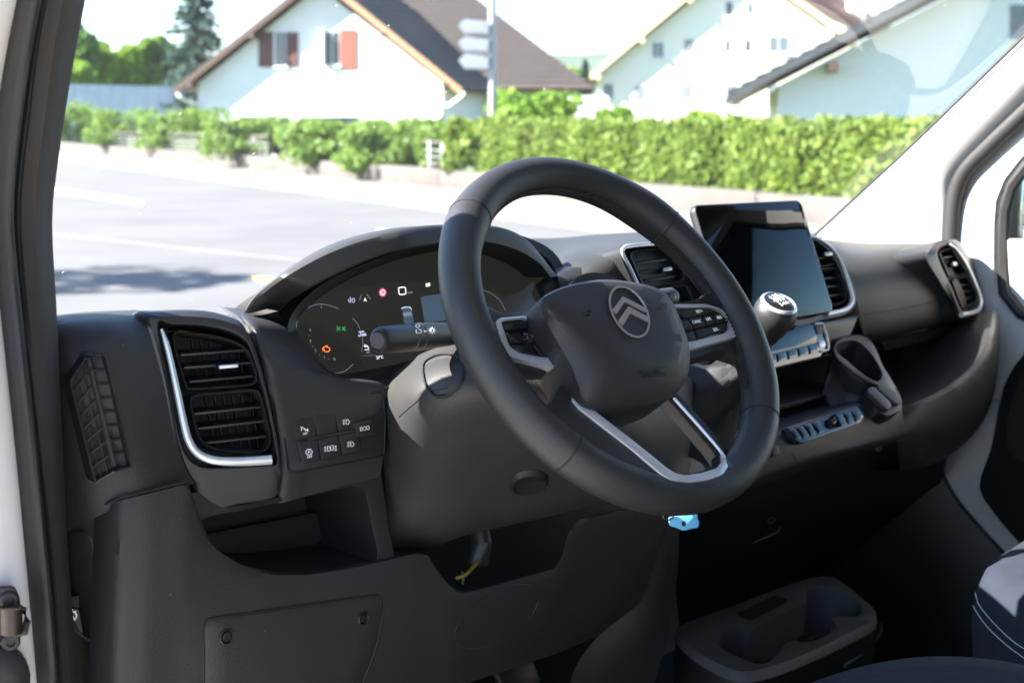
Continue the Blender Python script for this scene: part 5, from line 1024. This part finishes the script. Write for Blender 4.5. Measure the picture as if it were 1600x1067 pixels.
for a, m in ((el_, m_wood), (er_, m_owood)):
    V0 = np.array([a, ap, ap + dn * e1_, a + dn * e1_]); hpart(h1o, 'verge_board', ext(V0 + n1 * .04, n1, .07), m, smooth=False)
    for t in (.12, .55): q = a * (1 - t) + ap * t + dn * (e1_ + .10); hpart(h1o, 'purlin_end', box(q - n1 * .35, .22, .9, .2, p1_.r, n1, ZU), m_wood, smooth=False)
hwindow(h1o, p1_, 431, 51, 445, 103); shutter(h1o, p1_, 404, 50, 426, 105, m_shut); shutter(h1o, p1_, 447, 51, 465, 104, m_shut)
hwindow(h1o, p1_, 509, 50, 529, 101); shutter(h1o, p1_, 532, 46, 556, 108, m_shut2); hpart(h1o, 'shutter', plate(p1_, np.array([(502, 49), (505, 49), (505, 101), (502, 101)], float), .3, .3, h=.3), m_wpaint, smooth=False)
hwindow(h1o, p1_, 372, 182, 450, 200, mull=False); hwindow(h1o, p1_, 480, 183, 560, 200, mull=False)
gp = [po_.at(277, 146), po_.at(283, 153), p1_.at(300, 163, .1), p1_.at(313, 169, .1), p1_.at(313, 260, .1)]; hpart(h1o, 'downpipe', tube(crv(gp, 20), .075, 8), m_wpaint)
gp = [po_.at(726, 146), po_.at(720, 152), p1_.at(700, 166, .1), p1_.at(690, 172, .1), p1_.at(690, 260, .1)]; hpart(h1o, 'downpipe', tube(crv(gp, 20), .075, 8), m_wpaint)
# hipped wing to the right
D2 = 65.0; w0_ = CAM + fv * D2; ez = CAM[2] + (YH - 139) * D2 / F
def wl_(lat, d, z): return np.array([*(CAM + fv * (D2 + d) + rv * lat)[:2], z])
eL, eR = wl_(-7.5, 0, ez), wl_(4.13, 0, ez - .05); k_ = 7.3; rL, rR = wl_(-7.5, k_, ez + k_ * .80), wl_(4.13 - k_, k_, ez + k_ * .80); eB = wl_(4.13, 2 * k_, ez)
hpart(h1o, 'roof_slope', slab(eL, eR, rR, rL, .15), m_tile, smooth=False); V0 = np.array([eR, eB, rR]); hpart(h1o, 'roof_slope', loft([V0, V0 - ZU * .15], True, True), m_tile, smooth=False)
courses(eL, eR, rR, rL, 22, .09, h1o, m_tile); hpart(h1o, 'gutter', tube([eL, eR], .09, 8), m_wood)
hpart(h1o, 'wing_wall', box(wl_(-1.6, 6.0, (ez + GROUND) / 2 - .05), 9.6, 10.2, ez - GROUND - .1, rv, fv, ZU), m_cream, smooth=False)
pw = Plane(wl_(0, .75, 1), -fv); hwindow(h1o, pw, 722, 178, 740, 196, mull=False)
# second house
h2o = thing('apartment_house', 'tall pale yellow gabled house with many small windows behind the hedge', 'house', tuple(CAM + fv * 86 + rv * 14))
p2_ = PLN(1150, 100, 82, 13); n2 = p2_.n
hpart(h2o, 'wall', ext(p2_.pts([(934, 330), (934, 118), (1147, -52), (1330, 72), (1330, 330)]), n2, 11), m_yel, smooth=False)
po2 = p2_.up(.7); ap, el_, er_ = po2.at(1147, -72), po2.at(912, 124), po2.at(1340, 62); bk = -n2 * 12
for a in (el_, er_): hpart(h2o, 'roof_slope', slab(a, ap, ap + bk, a + bk, .2), m_tile2, smooth=False); V0 = np.array([a, ap, ap + dn * .42, a + dn * .42]); hpart(h2o, 'verge_board', ext(V0 + n2 * .05, n2, .09), m_lwood, smooth=False)
for t in (.1, .4, .72): q = el_ * (1 - t) + ap * t + dn * .62; hpart(h2o, 'purlin_end', box(q - n2 * .5, .3, 1.2, .3, p2_.r, n2, ZU), m_lwood, smooth=False)
q0, q1 = po2.at(1242, 0), po2.at(1372, 56); q2, q3 = q1 + rv * 5 + fv * 9 + ZU * .2, q0 + rv * 4 + fv * 9 + ZU * 1.6; hpart(h2o, 'roof_slope', slab(q0 - ZU * .1, q1 - ZU * .1, q2, q3, .2), m_tile2, smooth=False); courses(q1, q2, q3, q0, 12, .1, h2o, m_tile2)
hpart(h2o, 'chimney', box(po2.at(1372, 2) + fv * 5, 1.0, 1.0, 2.6, rv, fv, ZU), m_cream, smooth=False)
m_pp = mat('pale_house_pane', (.11, .135, .16), .08, var=.15)
for x0, y0, x1, y1, m in ((1135, 4, 1144, 25, m_pane), (1167, 5, 1177, 23, m_pp), (1070, 62, 1083, 84, m_pp), (1133, 63, 1140, 82, m_pane), (1164, 62, 1172, 82, m_pane), (1201, 57, 1232, 82, m_pp), (1020, 67, 1036, 90, m_pp), (944, 132, 957, 155, m_pp), (993, 135, 1006, 158, m_pp), (1064, 133, 1079, 156, m_pp), (1135, 133, 1149, 156, m_pp), (1200, 134, 1216, 156, m_pp)): hwindow(h2o, p2_, x0, y0, x1, y1, m, mull=x1 - x0 > 12)
hpart(h2o, 'chimney', box(p2_.at(978, 40) - fv * 0 + fv * 4, 1.1, 1.0, 9, rv, fv, ZU), m_plast, smooth=False)
# third house
h3o = thing('grey_roofed_house', 'white house with low pitched slate grey roof edge beside the far pillar', 'house', tuple(CAM + fv * 32 + rv * 12))
p3_ = PLN(1350, 120, 29, 10); n3 = p3_.n
hpart(h3o, 'wall', ext(p3_.pts([(1215, 330), (1215, 134), (1790, -166), (2350, 120), (2350, 330)]), n3, 10), m_grey, smooth=False)
po3 = p3_.up(.75); ap, el_, er_ = po3.at(1790, -190), po3.at(1137, 148), po3.at(2440, 148); bk = -n3 * 11.5
for a in (el_, er_): hpart(h3o, 'roof_slope', slab(a, ap, ap + bk, a + bk, .15), m_wood, smooth=False); V0 = np.array([a, ap, ap + dn * .17, a + dn * .17]); hpart(h3o, 'verge_board', ext(V0 + n3 * .04, n3, .07), m_tile3, smooth=False)
nn = nrm(np.cross(ap - el_, bk)); nn = nn if nn[2] > 0 else -nn
for i in range(26):
    a = el_ + (ap - el_) * (i / 26); b = el_ + (ap - el_) * ((i + 1.12) / 26); V0 = np.array([a + nn * .09, b + nn * .03, b + nn * .03 + bk, a + nn * .09 + bk]); hpart(h3o, 'tile_course', loft([V0, V0 - nn * .05], True, True), m_tile3, smooth=False)
hpart(h3o, 'purlin_end', box(p3_.at(1300, 106, .35), .2, .8, .22, p3_.r, n3, ZU), m_wood, smooth=False)
hpart(h3o, 'gutter', tube([el_ + dn * .05, el_ + bk + dn * .05], .08, 8), m_galv); hpart(h3o, 'downpipe', tube(crv([po3.at(1134, 150), po3.at(1134, 176), p3_.at(1165, 186, .2), p3_.at(1208, 196, .1), p3_.at(1209, 260, .1)], 24), .05, 8), m_galv)
hwindow(h3o, p3_, 1578, 8, 1640, 62, m_pp); hpart(h3o, 'basement_strip', box(p3_.at(1470, 192, .02), 2.2, .06, .14, p3_.r, n3, ZU), m_tile3, smooth=False)
# white board fence, blue-grey barrier
wf = thing('board_fence', 'white vertical board fence behind the hedge beside the chalet', 'fence', tuple(CAM + fv * 56 + rv * 3.3)); pf = PLN(920, 170, 56, 5)
for i in range(9): x = 888 + i * 7.1; hpart(wf, 'board', plate(pf, rpoly([(x, 148 + (i % 2)), (x + 6, 148), (x + 6, 240), (x, 240)], 1.5, 24), .03, .4), m_wpaint, smooth=False)
hpart(wf, 'rail', box(pf.at(920, 196, .04), 1.5, .05, .12, pf.r, pf.n, ZU), m_wpaint, smooth=False)
bf = thing('panel_fence', 'long blue-grey panel fence below the trees at the left', 'fence', tuple(CAM + fv * 96 - rv * 30)); pb = PLN(180, 150, 96, -4)
for i in range(12): x = 60 + i * 19; hpart(bf, 'panel', plate(pb, np.array([(x, 131 + i * .4), (x + 18.3, 131.4 + i * .4), (x + 18.3, 240), (x, 240)], float), .12, .4), m_barrier, smooth=False)
# trees
def tree(name, label, px, top, bot, D, half, m, n, size, lumps=22, trunk=True, grp='trees behind the fence'):
    c = CAM + fv * D + rv * ((px - 800) / F * D); c[2] = GROUND; t = thing(name, label, 'tree', tuple(c), grp); zt = CAM[2] + (YH - top) * D / F; zb = CAM[2] + (YH - bot) * D / F; r = half / F * D
    P_ = blob((0, 0, 0), (1, 1, 1), n, lumps); leafobj('crown', np.array([c[0], c[1], (zt + zb) / 2]) + P_ * [r, r, (zt - zb) / 2], size, m, t)
    obj('trunk', *tube(crv([c, c + ZU * (zb - GROUND) * .6 + rv * .1, c + ZU * ((zt + zb) / 2 - GROUND)], 8), list(np.linspace(.28, .08, 8)), 8), m_bark, t)
    for k in range(5): a = rng.uniform(0, 6.28); q = c + ZU * ((zb * .7 + zt * .3) - GROUND); obj('limb', *tube([q, q + np.array([math.cos(a) * r * .6, math.sin(a) * r * .6, (zt - zb) * .25])], [.09, .03], 6), m_bark, t)
tree('leafy_tree', 'dark green leafy tree rising beside the near pillar', 128, 32, 150, 112, 52, m_dleaf, 5500, .34)
tree('leafy_tree', 'bright lime green round tree above the panel fence', 196, 62, 160, 116, 52, m_lime, 5500, .34); tree('leafy_tree', 'small lime bush tree low beside the near pillar', 130, 98, 150, 104, 42, m_lime, 3200, .28)
tree('leafy_tree', 'mid green tree just left of the conifer', 258, 60, 165, 118, 44, m_bush, 5000, .34); tree('leafy_tree', 'distant lime tree in the gap between the two houses', 895, 108, 150, 140, 42, m_lime, 2500, .25)
cD = 98; cc_ = CAM + fv * cD + rv * ((318 - 800) / F * cD); cc_[2] = GROUND; con_t = thing('conifer_tree', 'blue-green conifer with drooping branches left of the chalet roof', 'tree', tuple(cc_), 'trees behind the fence')
zt = CAM[2] + (YH + 40) * cD / F; obj('trunk', *tube([cc_, np.array([*cc_[:2], zt])], [.25, .03], 8), m_bark, con_t); pts = []
for z in np.arange(.8, zt - .3, .42):
    rr_ = (1 - (z - GROUND) / (zt - GROUND)) ** .8 * 4.4 + .2
    for k in range(13):
        a = rng.uniform(0, 6.28); L = rr_ * rng.uniform(.65, 1.1); mlen = int(14 + 34 * L / 3.2); t = rng.uniform(.05, 1, mlen)
        pts.append(np.stack([cc_[0] + np.cos(a) * L * t + rng.normal(0, .10, mlen), cc_[1] + np.sin(a) * L * t + rng.normal(0, .10, mlen), z - .35 * t * L / 2.5 * 2 + .25 * t ** 2 + rng.normal(0, .07, mlen)], 1))
leafobj('crown', np.vstack(pts), .20, m_con, con_t)
cy = CAM + fv * 74 + rv * ((912 - 800) / F * 74); cy[2] = GROUND; cyp = thing('cypress_tree', 'tiny dark pointed cypress beside the pale yellow gable', 'tree', tuple(cy)); hz = CAM[2] + (YH - 98) * 74 / F; z = rng.uniform(GROUND + .3, hz, 1500); a = rng.uniform(0, 6.28, 1500); r_q = .34 * np.sqrt(np.clip((hz - z) / 2.2, 0, 1)); leafobj('crown', np.stack([cy[0] + np.cos(a) * r_q, cy[1] + np.sin(a) * r_q, z], 1), .12, m_con, cyp); obj('trunk', *tube([cy, cy + ZU * 2], .06, 6), m_bark, cyp)
# street tree out of the frame whose shade falls on the road
q = G(70, 440) + S * (6.2 / S[2]); tc_ = np.array([q[0], q[1], GROUND]); stt = thing('street_tree', 'leafy street tree standing beside the road left of the van', 'tree', tuple(tc_))
leafobj('crown', blob((q[0], q[1], 6.2), (1.5, 1.5, 1.3), 800, 14), .15, m_bush, stt); obj('trunk', *tube([tc_, tc_ + ZU * 6], [.18, .07], 10), m_bark, stt)
# hills
hv = []; hx = np.linspace(-600, 2200, 160)
ridge = 92 + 10 * np.sin(hx / 170) + 5 * np.sin(hx / 61 + 1) + 2 * np.sin(hx / 23)
top_ = np.array([CAM + ray(x, y) * (2300 / (ray(x, y) @ fv)) for x, y in zip(hx, ridge)]); mid_ = top_ * .82 + np.array([*CAM[:2], 0]) * .18; mid_[:, 2] = top_[:, 2] * .45; low_ = top_ * .62 + np.array([*CAM[:2], 0]) * .38; low_[:, 2] = GROUND - 1
bk_ = top_ * 1.25 - np.array([*CAM[:2], 0]) * .25; bk_[:, 2] = GROUND - 1
struct(obj('hills', *loft([low_, mid_, top_, bk_], closed=False), mat('wooded_hill', (.045, .075, .04), 1, var=.3, noise=.02), None))
# ------------------------------------------------------------------ summer haze over the valley
hb_ = bpy.data.meshes.new('haze'); V_, F_ = box((*(CAM[:2] + fv[:2] * 1300), 85), 6400, 6400, 175, rv, fv, ZU); hb_.from_pydata([tuple(v) for v in V_], [], F_); hb_.update()
mh = bpy.data.materials.new('haze_air'); mh.use_nodes = True; N = mh.node_tree.nodes; N.remove(N['Principled BSDF'])
pv = N.new('ShaderNodeVolumePrincipled'); pv.inputs['Color'].default_value = (.80, .90, 1, 1); pv.inputs['Density'].default_value = .00003; mh.node_tree.links.new(pv.outputs[0], N['Material Output'].inputs['Volume'])
hb_.materials.append(mh); hz_ = bpy.data.objects.new('haze', hb_); COL.objects.link(hz_); hz_['kind'] = 'stuff'; hz_['label'] = 'pale blue summer haze over the whole valley'; hz_['category'] = 'haze'
